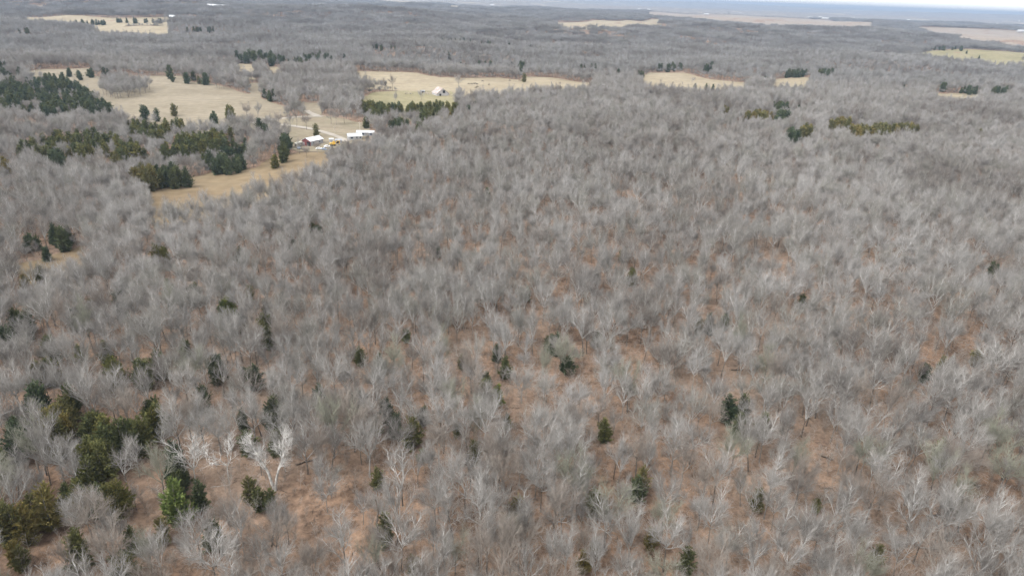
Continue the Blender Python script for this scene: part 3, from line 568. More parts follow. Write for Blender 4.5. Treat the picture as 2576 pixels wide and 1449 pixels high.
# ------------------------------------------------------------------ where trees stand
CLUMP = [tuple(unproject(*p)[:2]) for p in crop([(780,640),(850,600),(950,640),(1130,665),(1140,700),(1050,735),(860,755),(780,730)])]
def wooded(x, y):
    k = np.ones(x.shape, bool)
    for p in POLYS: k &= ~inside(p, x, y)
    k |= inside(CLUMP, x, y)
    return k & ~inside(YARD, x, y)
def vnoise(x, y, s, seed):
    r = np.random.default_rng(seed); z = 0
    for _ in range(6): th, ph, f = r.uniform(0, 6.28), r.uniform(0, 6.28), r.uniform(.6, 1.8) / s; z = z + np.sin(f * 6.283 * (x * math.cos(th) + y * math.sin(th)) + ph)
    return z / 6
def grid_pts(y0, y1, sp, seed, tanh=.86, pad=45):
    r = np.random.default_rng(seed); X = tanh * y1 + pad
    gx, gy = np.meshgrid(np.arange(-X, X, sp), np.arange(y0, y1, sp))
    x = gx.ravel() + r.uniform(-.46, .46, gx.size) * sp; y = gy.ravel() + r.uniform(-.46, .46, gx.size) * sp
    k = np.abs(x) < tanh * y + pad; x, y = x[k], y[k]
    k = wooded(x, y); return x[k], y[k], r
bands = [(78, 420, 5.35, 0, 1), (420, 1050, 5.9, 1, 2), (1050, 1750, 6.2, 2, 3)]
PX, PY, PS, PR, PV, PW = [], [], [], [], [], []
near = None
for y0, y1, sp, lod, seed in bands:
    x, y, r = grid_pts(y0, y1, sp, seed)
    dn = vnoise(x, y, 75, 11); left = sstep(-40, -160, x) * sstep(420, 300, y)
    mid_ = np.exp(-(((x - 70) / 190) ** 2 + ((y - 270) / 170) ** 2))          # the stand is more open over the crown of the rise
    keep = r.random(len(x)) < np.clip(.9 + .35 * dn - .2 * mid_, .4, 1)
    kk, sm = open_ground(x, y, r); keep &= kk
    x, y, dn, sm = x[keep], y[keep], dn[keep], sm[keep]
    s = np.minimum(np.clip(r.normal(.84, .17, len(x)) * (1 + .22 * vnoise(x, y, 70, 14)), .38, 1.25), sm * r.uniform(.9, 1.1, len(x))); rot = r.uniform(0, 6.283, len(x)); v = r.integers(0, NV, len(x)); wd = r.uniform(.68, 1.02, len(x))
    PW.append(wd)
    if lod == 0: near = [x, y, s, rot, v, wd]; PW.pop()
    else: PX.append(x); PY.append(y); PS.append(s); PR.append(rot); PV.append(v + lod * NV)
x, y, r = grid_pts(1750, 6900, 25, 9)
fs = 1 + .25 * vnoise(x, y, 260, 51) + .12 * vnoise(x, y, 90, 52)
PX.append(x); PY.append(y); PS.append(fs * r.uniform(.85, 1.15, len(x))); PR.append(r.uniform(0, 6.283, len(x))); PV.append(r.integers(0, 6, len(x)) + 3 * NV); PW.append(np.ones(len(x)))

# the 300 bare trees that show largest
x, y, s, rot, v, wd = near
Hs = np.array([HI[i][3] for i in v]) * s; z = terrain(x, y)
SPECIAL = [(692, 1232), (493, 1222), (577, 1215), (930, 1200), (1312, 1015), (1420, 945)]
for p in SPECIAL:
    q = unproject(*p); dd = np.hypot(x - q[0], y - q[1]); k = dd > 4.5
    k &= ~((np.abs(x - q[0] * y / q[1]) < 6.0) & (y < q[1] + 3) & (y > q[1] - 15))       # nothing tall right in front
    x, y, s, rot, v, wd, Hs, z = (a[k] for a in (x, y, s, rot, v, wd, Hs, z))
cxp, cyp, dz = project(x, y, z + Hs * .65)
vis = (cxp > -20) & (cxp < 2596) & (cyp < 1465) & (cyp > 0)
app = np.where(vis, Hs / dz, -1); order = np.argsort(-app)
HERO = order[:300]; rest = order[300:]
PX.insert(0, x[rest]); PY.insert(0, y[rest]); PS.insert(0, s[rest]); PR.insert(0, rot[rest]); PV.insert(0, v[rest]); PW.insert(0, wd[rest])
ex, ey = [], []
re_ = np.random.default_rng(61)
for poly in POLYS[:19]:
    P_ = np.array(poly); c_ = P_.mean(0)
    for a_, b_ in zip(P_, np.roll(P_, -1, 0)):
        L_ = np.linalg.norm(b_ - a_); k_ = max(1, int(L_ / 2.6)); nn = np.array([-(b_ - a_)[1], (b_ - a_)[0]]) / (L_ + 1e-6)
        for j in range(k_):
            q = a_ + (b_ - a_) * (j + re_.random()) / k_ + nn * re_.normal(0, 5.0); ex.append(q[0]); ey.append(q[1])
ex, ey = np.array(ex), np.array(ey); k = wooded(ex, ey) & (ey < 3000) & (np.abs(ex) < .86 * ey + 45); ex, ey = ex[k], ey[k]
PX.append(ex); PY.append(ey); PS.append(re_.uniform(.2, .42, len(ex))); PR.append(re_.uniform(0, 6.28, len(ex))); PV.append(re_.integers(0, NV, len(ex)) + 2 * NV); PW.append(re_.uniform(1.1, 1.6, len(ex)))
ax, ay = np.concatenate(PX), np.concatenate(PY)
print('bare trees', len(ax), [len(a) for a in PX])
scatter('woodland', np.stack([ax, ay, terrain(ax, ay) - .05], 1), np.concatenate(PS), np.concatenate(PR), np.concatenate(PV), PROTO,
        'grey leafless woodland covering the hills to the horizon', np.concatenate(PW))

# saplings and brush under the trees
SAP = bpy.data.collections.new('brush_prototypes')
for k in range(5):
    rng = np.random.default_rng(300 + k); segs = []
    Hk = rng.uniform(3.0, 5.5)
    for st in range(1 if k < 3 else 4):
        p = np.array([rng.normal(0, .35), rng.normal(0, .35), 0]) * (k >= 3); d = np.array([rng.normal(0, .12), rng.normal(0, .12), 1.0])
        if k >= 3: d[:2] *= 3
        for q in range(4):
            d = unit(d + rng.normal(0, .1, 3)); p2 = p + d * Hk / 4; segs.append((p, p2, .035 - .006 * q, .03 - .006 * q, 1))
            for b in range(5 if q else 1):
                th = rng.uniform(0, 6.28); e = unit(np.array([math.cos(th) * .8, math.sin(th) * .8, .75])); L = rng.uniform(.5, 1.3)
                m_ = p + (p2 - p) * rng.random(); segs.append((m_, m_ + e * L, .016, .011, 2))
                for _ in range(2): e2 = unit(e + rng.normal(0, .4, 3)); h_ = m_ + e * L * rng.uniform(.3, .9); segs.append((h_, h_ + e2 * L * .6, .012, .008, 3))
            p = p2
    V_, F_ = tubes(segs, 3); proto('sapling_%02d' % k, mesh_np('sapling', V_, F_, True, [M['sapling']]), SAP)
bx, by, r = grid_pts(82, 470, 2.6, 21)
k = r.random(len(bx)) < np.clip(.8 + .5 * vnoise(bx, by, 40, 23), .2, 1); bx, by = bx[k], by[k]
scatter('undergrowth', np.stack([bx, by, terrain(bx, by) - .03], 1), r.uniform(.5, 1.25, len(bx)), r.uniform(0, 6.28, len(bx)), r.integers(0, 5, len(bx)), SAP,
        'thin brown saplings and brush between the trunks')

STK = bpy.data.collections.new('stick_prototypes')
for k in range(4):
    rng = np.random.default_rng(340 + k); segs = []
    for _ in range(7):
        p = np.array([*rng.normal(0, 1.1, 2), .06]); th = rng.uniform(0, 6.28)
        for _ in range(2):
            q = p + np.array([math.cos(th), math.sin(th), rng.normal(.04, .06)]) * rng.uniform(.5, 1.1); segs.append((p, q, rng.uniform(.03, .07), .025, 0)); p = q; th += rng.normal(0, .4)
    V_, F_ = tubes(segs, 4); proto('stick_%02d' % k, mesh_np('sticks', V_, F_, True, [M['log'] if k % 2 else M['sapling']]), STK)
qx, qy, r = grid_pts(82, 330, 4.6, 27); k = r.random(len(qx)) < .7; qx, qy = qx[k], qy[k]
scatter('fallen_branches', np.stack([qx, qy, terrain(qx, qy)], 1), r.uniform(.5, 1.3, len(qx)), r.uniform(0, 6.28, len(qx)), r.integers(0, 4, len(qx)), STK,
        'fallen sticks and dead branches littering the forest floor')

# ------------------------------------------------------------------ hero bare trees
LAND = [((692, 1180), 'the forked white sycamore'), ((490, 1170), 'the spreading white sycamore'), ((577, 1160), 'the slim white sycamore'),
        ((930, 1150), 'the tall cream-barked tree'), ((440, 1275), 'the bright green cedar'), ((250, 1110), 'the big olive cedar clump'),
        ((1005, 1085), 'the three dark cedars'), ((1312, 985), 'the pale round-headed tree'), ((1522, 1080), 'the lone narrow cedar'),
        ((1300, 1290), 'the leaning half-hidden cedar'), ((1870, 1050), 'the dark cedar pair'), ((2520, 1175), 'the dark leaning snag'),
        ((1600, 1240), 'the ragged green cedar'), ((40, 1330), 'the low left cedars'), ((2360, 1150), 'the mossy slender cedar'),
        ((2190, 1340), 'the bottom right corner woods'), ((960, 1380), 'the stout black trunk'), ((1640, 1390), 'the bottom edge cedars')]
TONE = [('pale silver', 'silver'), ('mid grey', 'grey'), ('brownish grey', 'brown'), ('lichen-green', 'lichen')]
rngH = np.random.default_rng(77)
ORD = ['', 'second ', 'third ', 'fourth ', 'fifth ', 'sixth ', 'seventh ', 'eighth ', 'ninth ', 'tenth ', 'eleventh ', 'twelfth ']
used = {}
def uniq(stem, key):          # stem keyed to landmark; ordinals by order of distance
    n = used.get(key, 0); used[key] = n + 1; return n
hero = []
for h in HERO:
    tone = rngH.choice(4, p=[.38, .34, .16, .12]); px, py = float(cxp[h]), float(cyp[h])
    L = min(LAND, key=lambda q: (q[0][0] - px) ** 2 + (q[0][1] - py) ** 2); dx, dy = px - L[0][0], py - L[0][1]
    rel = ('right of' if dx > 0 else 'left of') if abs(dx) > abs(dy) else ('in front of' if dy > 0 else 'behind')
    hero.append((dx * dx + dy * dy, h, tone, rel, L[1]))
hero.sort()
for d2, h, tone, rel, lm in hero:
    f = FORMS[v[h]]; size = 'tall ' if Hs[h] > 18.5 else ('small ' if Hs[h] < 13.5 else '')
    key = (size, tone, f, rel, lm); n = uniq(None, key)
    stem = f'{size}{TONE[tone][0]} {SHAPE[f]} bare tree'
    lab = f'{stem} {rel} {lm}' if n == 0 else f'{ORD[min(n, 11)]}{stem} {rel} {lm}'
    e = empty('bare_tree', (x[h], y[h], z[h] - .05), rot[h], s[h]); e.scale = (s[h] * wd[h], s[h] * wd[h], s[h]); tag(e, lab, 'tree', 'bare hardwood trees of the near woods')
    t_ = link('trunk', HI[v[h]][0], e); c_ = link('crown', HI[v[h]][1], e)
    for o_, si in ((t_, 1), (c_, 1), (c_, 0)):
        if si == 1 and tone in (0, 1): continue
        sl_ = o_.material_slots[si]; sl_.link = 'OBJECT'; sl_.material = M[TONE[tone][1]]

# pale-barked trees that stand out
def special(name, p, H, form, seed, lab, mat, twigmul=1.0, thick=1.25, keep=1.0, rz=0.0, group=None):
    rng = np.random.default_rng(seed); segs = grow(rng, H, form)
    segs = [(a, b, c * (thick if l <= 2 else twigmul), e_ * (thick if l <= 2 else twigmul), l) for a, b, c, e_, l in segs if l <= 2 or rng.random() < keep]
    g = unproject(*p); e = empty(name, (g[0], g[1], g[2] - .05), rz); tag(e, lab, 'tree', group)
    a = [q for q in segs if q[4] <= 1]; c = [q for q in segs if q[4] >= 2]
    V_, F_ = tubes(a, 6); link('trunk', mesh_np('white_trunk', V_, F_, True, [mat]), e)
    V_, F_ = tubes(c, 3); link('crown', mesh_np('white_crown', V_, F_, True, [mat]), e)
    return e
GW = 'white-barked sycamores'
special('sycamore_tree', SPECIAL[0], 14.5, 'arms', 8, 'bright white sycamore forking low into two crooked arms', M['white'], 1.0, 1.1, .6, 0.2, GW)
special('sycamore_tree', SPECIAL[1], 15, 'spread', 12, 'white sycamore with wide spreading limbs beside the cedar clump', M['white'], 1.1, 1.0, .6, 1.0, GW)
special('sycamore_tree', SPECIAL[2], 14, 'ragged', 15, 'slim white sycamore between two larger white ones', M['white'], 1.1, .95, .45, 0, GW)
special('pale_tree', SPECIAL[3], 17.5, 'vase', 19, 'tall cream-barked tree with a dense fan of branches', M['silver'], 1.3, 1.3, 1.0, 0)
special('pale_tree', SPECIAL[4], 13, 'spread', 23, 'pale round-headed tree beside the pair of cedars', M['silver'], 1.2, 1.2, .8, 0)

special('mossy_tree', SPECIAL[5], 15, 'spread', 27, 'broad lichen-green tree with many low limbs in the middle woods', M['lichen'], 1.2, 1.1, 1.0, 0)

# ------------------------------------------------------------------ cedar objects
TN = dict(d=('dark green', 'cedar_dark'), g=('green', 'cedar'), o=('olive brown-green', 'cedar_olive'), b=('bright yellow-green', 'cedar_bright'))
CLAND = [((692, 1180), 'the forked white sycamore'), ((490, 1170), 'the spreading white sycamore'), ((930, 1150), 'the tall cream-barked tree'), ((250, 1110), 'the bottom left grove'),
         ((785, 362), 'the red barn'), ((1110, 238), 'the weathered hay barn'), ((905, 345), 'the white houses'), ((380, 250), 'the wide tan pasture'), ((120, 240), 'the top left cedar grove'),
         ((1312, 985), 'the pale round-headed tree'), ((560, 450), 'the golden grass strip'), ((2200, 330), 'the right-hand cedar row'), ((1930, 295), 'the ridge cedar row'), ((480, 360), 'the wooded slope above the strip'),
         ((1420, 910), 'the broad mossy tree'), ((2520, 1175), 'the dark leaning snag'), ((150, 600), 'the small left clearing'), ((640, 840), 'the left green patch'), ((1600, 1240), 'the lower middle woods'),
         ((1870, 1040), 'the lower right woods'), ((960, 270), 'the pasture hedge below the hay barn'), ((650, 500), 'the wood edge'), ((110, 950), 'the left edge thicket')]
ind = [c for c in cl if -15 < c[5] < 2591 and c[6] < 1475][:300]; ids = set(id(c) for c in ind)
cc = {}
for c in sorted(ind, key=lambda c: min((q[0][0] - c[5]) ** 2 + (q[0][1] - c[6]) ** 2 for q in CLAND)):
    ap, g, s_, k, tn, px, py, d = c
    L = min(CLAND, key=lambda q: (q[0][0] - px) ** 2 + (q[0][1] - py) ** 2); dx, dy = px - L[0][0], py - L[0][1]
    rel = ('right of' if dx > 0 else 'left of') if abs(dx) > 1.6 * abs(dy) else ('in front of' if dy > 0 else 'behind')
    hm = s_ * CED[k][3]; size = 'tall ' if hm > 10 else ('small ' if hm < 7.6 else ''); shp = 'narrow ' if CED[k][4] < 2.1 else ('bushy ' if CED[k][4] > 2.5 else 'conical ')
    key = (size, shp, tn, rel, L[1]); n_ = cc.get(key, 0); cc[key] = n_ + 1
    lab = f'{ORD[min(n_, 11)]}{size}{shp}{TN[tn][0]} cedar {rel} {L[1]}'
    e = empty('cedar_tree', (g[0], g[1], g[2] - .05), rngC.uniform(0, 6.28), s_); tag(e, lab, 'tree', 'red cedars among the bare woods')
    link('trunk', CED[k][2], e); o_ = link('crown', CED[k][0], e); o_.material_slots[0].link = 'OBJECT'; o_.material_slots[0].material = M[TN[tn][1]]
rest_c = [c for c in cl if id(c) not in ids]
CCOL = bpy.data.collections.new('cedar_prototypes')
for k in range(8):
    for j, tn in enumerate('dgob'):
        me = CED[k][1].copy(); me.materials.clear(); me.materials.append(M[TN[tn][1]]); proto('cedar_%d%d' % (j, k), me, CCOL)
if rest_c:
    scatter('cedar_woods', [c[1] for c in rest_c], [c[2] for c in rest_c], [rngC.uniform(0, 6.28) for _ in rest_c], ['dgob'.index(c[4]) * 8 + c[3] for c in rest_c], CCOL,
            'dark cedars scattered through the far woods')

# ------------------------------------------------------------------ lone trees in the open, far white trees, logs and snags
def lone(px, py, vi, s_, tone, lab, name='bare_tree'):
    g = unproject(px / 3, py / 3); e = empty(name, (g[0], g[1], g[2] - .05), vi * 1.3, s_); tag(e, lab, 'tree', 'bare trees standing in the open')
    t_ = link('trunk', HI[vi][0], e); c_ = link('crown', HI[vi][1], e)
    for o_, si in ((t_, 1), (c_, 0)): o_.material_slots[si].link = 'OBJECT'; o_.material_slots[si].material = M[tone]
for i, (px, py, dxx) in enumerate([(1630, 672, 0), (1640, 668, 0), (1655, 674, 0), (1675, 672, 0), (1692, 676, 0)]):
    lone(px, py, [3, 1, 4, 8, 9][i], .8, 'grey', ['first', 'second', 'third', 'fourth', 'fifth'][i] + ' tree from the left in the small copse inside the tan pasture')
lone(1835, 690, 3, 1.0, 'grey', 'broad bare tree on the pasture hedgerow')
lone(1870, 905, 0, .95, 'brown', 'slender bare tree at the near edge of the tan pasture')
lone(A + 885, 685, 1, 1.15, 'grey', 'full bare tree beside the hay barn')
lone(A + 600, 780, 4, .8, 'silver', 'pale bare tree in front of the hay barn pasture')
lone(A + 400, 785, 7, .7, 'silver', 'small pale bare tree at the green pasture edge')
lone(B + 70, 645, 5, .8, 'grey', 'bare gnarled tree in the field beyond the ridge')
for i, (px, py, vi) in enumerate([(2110, 965, 0), (2195, 985, 2), (2240, 960, 4), (2280, 905, 7), (2315, 985, 6), (2165, 885, 5), (2318, 1198, 0), (2262, 1165, 2), (2398, 1165, 6), (2500, 940, 2), (2540, 950, 6), (2600, 935, 0)]):
    lone(px, py, vi, .85 if i not in (6, 7, 8) else .6, 'grey' if i % 2 else 'brown', ['thin bare yard tree beside the gravel road', 'upright bare tree between road and drive', 'bare vase-shaped tree on the green yard', 'bare tree standing at the road edge', 'narrow bare tree above the yard cedar', 'gnarled little tree at the pasture corner', 'tall thin tree on the brown slope below the red barn', 'slender tree at the left end of the red barn', 'slim bare tree in front of the red barn roof', 'bare tree at the upper yard edge', 'second bare tree at the upper yard edge', 'third bare tree at the upper yard edge'][i])
for i, (px, py, s_) in enumerate([(925, 355, 1.2), (1015, 400, 1.2), (1075, 420, 1.3), (1130, 350, 1.1), (1190, 350, 1.1), (1440, 420, 1.3), (1500, 440, 1.2), (1560, 420, 1.2), (1610, 425, 1.2), (260, 540, 1.2),
                                  (B + 1150, 645, 1.2), (B + 1200, 648, 1.1), (B + 1270, 645, 1.2), (B + 1330, 640, 1.1), (B + 1430, 655, 1.3), (B + 1470, 655, 1.2), (B + 1520, 650, 1.2), (B + 330, 690, 1.0)]):
    k = [5, 8, 3][i % 3]; g = unproject(px / 3, py / 3, 4); e = empty('sycamore_tree', (g[0], g[1], g[2]), i * 1.1, s_)
    tag(e, (['first', 'second', 'third', 'fourth', 'fifth', 'sixth', 'seventh', 'eighth', 'ninth'][i % 10 if i < 10 else i - 10] + ' pale sycamore from the left in the creek line ' if i not in (9, 17) else 'pale sycamore standing ') + ('below the far cream field' if i < 9 else 'behind the top left grove' if i == 9 else 'beyond the main ridge' if i < 17 else 'at the edge of the rounded tan field'), 'tree', 'pale sycamores along the far creek')
    for nm, me in (('trunk', HI[k][0]), ('crown', HI[k][1])):
        o_ = link(nm, me, e)
        for sl_ in o_.material_slots: sl_.link = 'OBJECT'; sl_.material = M['white'] if nm == 'trunk' else M['silver']

def log(px0, py0, px1, py1, rad, lab, lift=0.0, mat=None, name='fallen_log'):
    a, b = unproject(px0, py0), unproject(px1, py1); a = a + [0, 0, rad * .7]; b = b + [0, 0, rad * .7 + lift]
    rng = np.random.default_rng(int(px0 * 7 + py0)); L = np.linalg.norm(b - a); n = 6; pts = [a + (b - a) * i / n + np.array([*rng.normal(0, L * .012, 2), abs(rng.normal(0, .08))]) for i in range(n + 1)]
    o0 = pts[0].copy(); pts = [p - o0 for p in pts]
    segs = [(pts[i], pts[i + 1], rad * (1 - .5 * i / n), rad * (1 - .5 * (i + 1) / n), 0) for i in range(n)]
    e = empty(name, tuple(o0)); tag(e, lab, 'log' if name == 'fallen_log' else 'tree', 'fallen logs and snags')
    V_, F_ = tubes(segs, 8); m_ = mat or M['log']; link('trunk', mesh_np('log', V_, F_, True, [m_]), e)
    br = []
    for i in range(5):
        p = pts[2 + i % 4]; d = unit((b - a) / L + rng.normal(0, .6, 3) + np.array([0, 0, .3])); br.append((p, p + d * rng.uniform(.8, 2.2), rad * .35, rad * .12, 1))
    V_, F_ = tubes(br, 4); link('branches', mesh_np('log_branches', V_, F_, True, [m_]), e)
log(745, 1171, 805, 1152, .2, 'dark thin log lying right of the forked white sycamore')
log(2515, 1207, 2568, 1150, .28, 'dark leaning snag near the right edge', 3.0, None, 'snag')
log(2440, 1212, 2462, 1228, .24, 'short dark log left of the leaning snag')
log(1715, 917, 1790, 890, .35, 'long dark fallen tree with brush in the middle woods')
log(1840, 932, 1868, 931, .2, 'thin straight log on orange leaves')
log(710, 886, 730, 888, .3, 'short black log on the brown clearing'); log(765, 885, 790, 868, .2, 'crooked dark branch log beside the short black log')
log(1058, 580, 1075, 588, .3, 'dark log in the upper middle woods'); log(1420, 630, 1440, 655, .25, 'pale broken snag in the upper middle woods', 6.0, M['white'], 'snag')
log(530, 1226, 580, 1222, .06, 'thin white fallen limb below the white sycamores', .3, M['white'])
log(1165, 1196, 1220, 1190, .2, 'dark log in the lower middle woods'); log(1270, 860, 1262, 832, .2, 'bent white snag above the narrow cedar', 4.0, M['white'], 'snag')
log(1200, 1440, 1208, 1385, .3, 'leaning black trunk at the bottom edge', 6.0, None, 'snag')
log(953, 1435, 951, 1345, .3, 'stout black upright trunk at the bottom edge', 9.0, None, 'snag')
log(2065, 1148, 2095, 1158, .22, 'broken dark log in the lower right woods')
log(2330, 1300, 2390, 1292, .22, 'dark horizontal log near the bottom right')

# ------------------------------------------------------------------ farm buildings
def bm_mesh(name, fn, mats, smooth=False):
    bm = bmesh.new(); fn(bm); me = bpy.data.meshes.new(name); bmesh.ops.recalc_face_normals(bm, faces=bm.faces[:]); bm.to_mesh(me); bm.free()
    for m in mats: me.materials.append(m)
    if smooth: me.polygons.foreach_set('use_smooth', [True] * len(me.polygons))
    return me
def box(bm, x0, x1, y0, y1, z0, z1, bev=0.0):
    vs = [bm.verts.new(p) for p in ((x0, y0, z0), (x1, y0, z0), (x1, y1, z0), (x0, y1, z0), (x0, y0, z1), (x1, y0, z1), (x1, y1, z1), (x0, y1, z1))]
    fs = [bm.faces.new([vs[i] for i in f]) for f in ((0, 3, 2, 1), (4, 5, 6, 7), (0, 1, 5, 4), (1, 2, 6, 5), (2, 3, 7, 6), (3, 0, 4, 7))]
    if bev: bmesh.ops.bevel(bm, geom=list({e for f in fs for e in f.edges}), offset=bev, segments=2, affect='EDGES', profile=.6)
def prism(bm, outline, y0, y1):          # outline in x,z, closed, extruded along y
    a = [bm.verts.new((p[0], y0, p[1])) for p in outline]; b = [bm.verts.new((p[0], y1, p[1])) for p in outline]; n = len(outline)
    bm.faces.new(a); bm.faces.new(b[::-1])
    for i in range(n): bm.faces.new((a[i], b[i], b[(i + 1) % n], a[(i + 1) % n]))
def cyl(bm, c, r, ax, h, n=14):
    rot = {'x': Matrix.Rotation(R(90), 4, 'Y'), 'y': Matrix.Rotation(R(90), 4, 'X'), 'z': Matrix.Identity(4)}[ax]
    bmesh.ops.create_cone(bm, cap_ends=True, segments=n, radius1=r, radius2=r, depth=h, matrix=Matrix.Translation(c) @ rot)
M['red'] = mat_plain('red_siding', (.15, .05, .048), .25, 1.2); M['whiteroof'] = mat_plain('white_metal_roof', (.50, .51, .525), .1, .7, .5)
M['whitewall'] = mat_plain('white_siding', (.36, .36, .355), .12, 1); M['greywall'] = mat_plain('grey_siding', (.27, .275, .285), .15, 1)
M['dark'] = mat_plain('dark_parts_opening_shade', (.02, .02, .022), .2, 2); M['glass'] = mat_plain('window_glass', (.05, .06, .08), .1, 2, .15)  # near-black serves dark parts and paints the shade inside doorways
M['barnwood'] = mat_plain('weathered_barn_wood', (.36, .345, .34), .25, 1.5)
def mat_rust():
    m, t, b = NM('rusty_tin'); n = noise(t, .35, 5, objco(t), .7)
    t.links.new(ramp(t, n, [(.38, (.25, .18, .15)), (.5, (.32, .27, .25)), (.62, (.48, .47, .46))]), b.inputs['Base Color']); b.inputs['Roughness'].default_value = .7; return m
M['rust'] = mat_rust()
M['yellow'] = mat_plain('yellow_machine_paint', (.50, .31, .05), .2, 2, .6); M['tyre'] = mat_plain('tyre_rubber', (.025, .025, .026), .2, 3)
M['carwhite'] = mat_plain('white_car_paint', (.78, .78, .78), .04, 2, .3); M['carblue'] = mat_plain('blue_grey_car_paint', (.28, .33, .40), .08, 2, .35); M['cream'] = mat_plain('cream_panel', (.62, .60, .52), .08, 2, .5)
M['pole'] = mat_plain('pole_wood', (.40, .36, .31), .2, 2); M['concrete'] = mat_plain('concrete', (.5, .48, .45), .15, 1)

def gable(name, lab, cat, px, py, ang, W, L, eave, ridge, wall, roof, over=.35, wins=(), doors=(), extra=None, group=None, base=None):
    """gable ends on the local +-Y faces, ridge along Y; (px,py): picture point of the ground centre; ang: heading of the ridge from +X"""
    g = unproject(px, py) if base is None else base
    e = empty(name, (g[0], g[1], g[2] + .25), ang - R(90)); tag(e, lab, cat, group)
    o = link('wall', bm_mesh('wall', lambda bm: prism(bm, [(-W / 2, -1.2), (W / 2, -1.2), (W / 2, eave), (0, ridge), (-W / 2, eave)], -L / 2, L / 2), [wall]), e)
    k = (ridge - eave) / (W / 2); t_ = .14
    for sgn in (-1, 1):
        def slope(bm, sgn=sgn):
            xo = sgn * (W / 2 + over); zo = eave - k * over
            prism(bm, [(0, ridge + .03), (xo, zo + .03), (xo, zo + .03 + t_), (0, ridge + .03 + t_)], -L / 2 - over, L / 2 + over)
        ro = link('roof', bm_mesh('roof', slope, [roof]), e)
        def ribs(bm, sgn=sgn):
            n = int(L / .9)
            for i in range(n + 1):
                yy = -L / 2 - over + .06 + i * (L + 2 * over - .12) / n; xo = sgn * (W / 2 + over); zo = eave - k * over
                prism(bm, [(sgn * .02, ridge + .17 - k * .02), (xo, zo + .17), (xo, zo + .225), (sgn * .02, ridge + .225 - k * .02)], yy - .035, yy + .035)
        link('seam', bm_mesh('seam', ribs, [roof]), ro)
    def face(side, u, z0, z1, wd, dep):          # a panel standing proud on a wall
        if side == 'F': return lambda bm: box(bm, u - wd / 2, u + wd / 2, -L / 2 - dep, -L / 2 - .003, z0, z1)
        if side == 'B': return lambda bm: box(bm, u - wd / 2, u + wd / 2, L / 2 + .003, L / 2 + dep, z0, z1)
        if side == 'R': return lambda bm: box(bm, W / 2 + .003, W / 2 + dep, u - wd / 2, u + wd / 2, z0, z1)
        return lambda bm: box(bm, -W / 2 - dep, -W / 2 - .003, u - wd / 2, u + wd / 2, z0, z1)
    for side, u, z0, z1, wd in wins:
        wn = link('window', bm_mesh('window', face(side, u, z0 - .1, z1 + .1, wd + .2, .06), [M['whitewall']]), e)
        link('pane', bm_mesh('pane', face(side, u, z0, z1, wd, .075), [M['glass']]), wn)
    for side, u, z0, z1, wd, mt in doors: link('door', bm_mesh('door', face(side, u, z0, z1, wd, .05), [mt]), e)  # near-black panels paint the shade of an open doorway
    return e

def px_ground(px, py): return unproject(px, py)
# red machine shed: its gable end looks towards the camera's left, the ridge runs right and away
gable('red_barn', 'red barn with a bright white metal roof beside the gravel drive', 'barn', 787, 364, R(62), 8.4, 13, 3.5, 5.4, M['red'], M['whiteroof'], .5,
      wins=[('R', -3.4, 1.3, 2.3, 1.1), ('R', 2.8, 1.3, 2.3, 1.1)], doors=[('F', 2.1, 0, 3.0, 3.2, M['dark']), ('F', -2.4, 0, 2.2, 1.0, M['whitewall']), ('R', 0, -.9, 2.9, 12.6, M['greywall'])])
gable('white_house', 'white house with a white gabled roof and window beside the yard', 'house', 892, 351, R(24), 6, 10, 2.7, 4.3, M['whitewall'], M['whiteroof'], .5,
      wins=[('R', -2.5, .9, 2.1, 1.8), ('R', 1.2, .9, 2.1, 1.2), ('R', 3.9, .9, 2.1, 1.2), ('F', 1.6, .9, 2.1, 1.2)], doors=[('F', -1.2, -.2, 2.1, 1.0, M['greywall'])])
gable('white_house', 'long low white house behind the gabled white one by the utility pole', 'house', 920, 342, R(4), 5, 13, 2.7, 3.7, M['greywall'], M['whiteroof'], .4,
      wins=[('R', -5, .9, 2.1, 1.4), ('R', -1.5, .9, 2.1, 1.4), ('R', 4.5, .9, 2.1, 1.8)], doors=[('R', 1.6, -.2, 2.1, 1.1, M['whitewall'])])
gable('shed', 'small grey shed between the machine and the house', 'shed', 852, 361, R(15), 3.6, 4.8, 2.2, 3.0, M['greywall'], M['greywall'], .3, doors=[('R', -.5, 0, 2.0, 2.4, M['dark'])])
gable('hay_barn', 'weathered grey hay barn with rusty tin roof and dark doorway', 'barn', 1108, 240, R(116), 14.5, 17, 2.6, 8.2, M['barnwood'], M['rust'], .5,
      doors=[('F', 1.2, 3.0, 6.0, 2.9, M['dark']), ('F', -3.2, 0, 2.4, 2.2, M['dark']), ('F', 4.0, 0, 2.3, 2.0, M['barnwood'])])
gable('shed', 'small blue-grey shed left of the weathered hay barn', 'shed', 1063, 234, R(20), 3.2, 5, 1.9, 2.6, M['greywall'], M['greywall'], .2, doors=[('R', 0, 0, 1.6, 1.8, M['dark'])])
gable('shed', 'tiny white shed behind the yellow machine', 'shed', 834, 358, R(10), 2.4, 3, 2.0, 2.6, M['whitewall'], M['whiteroof'], .2, doors=[('R', 0, 0, 1.9, 1.0, M['greywall'])])

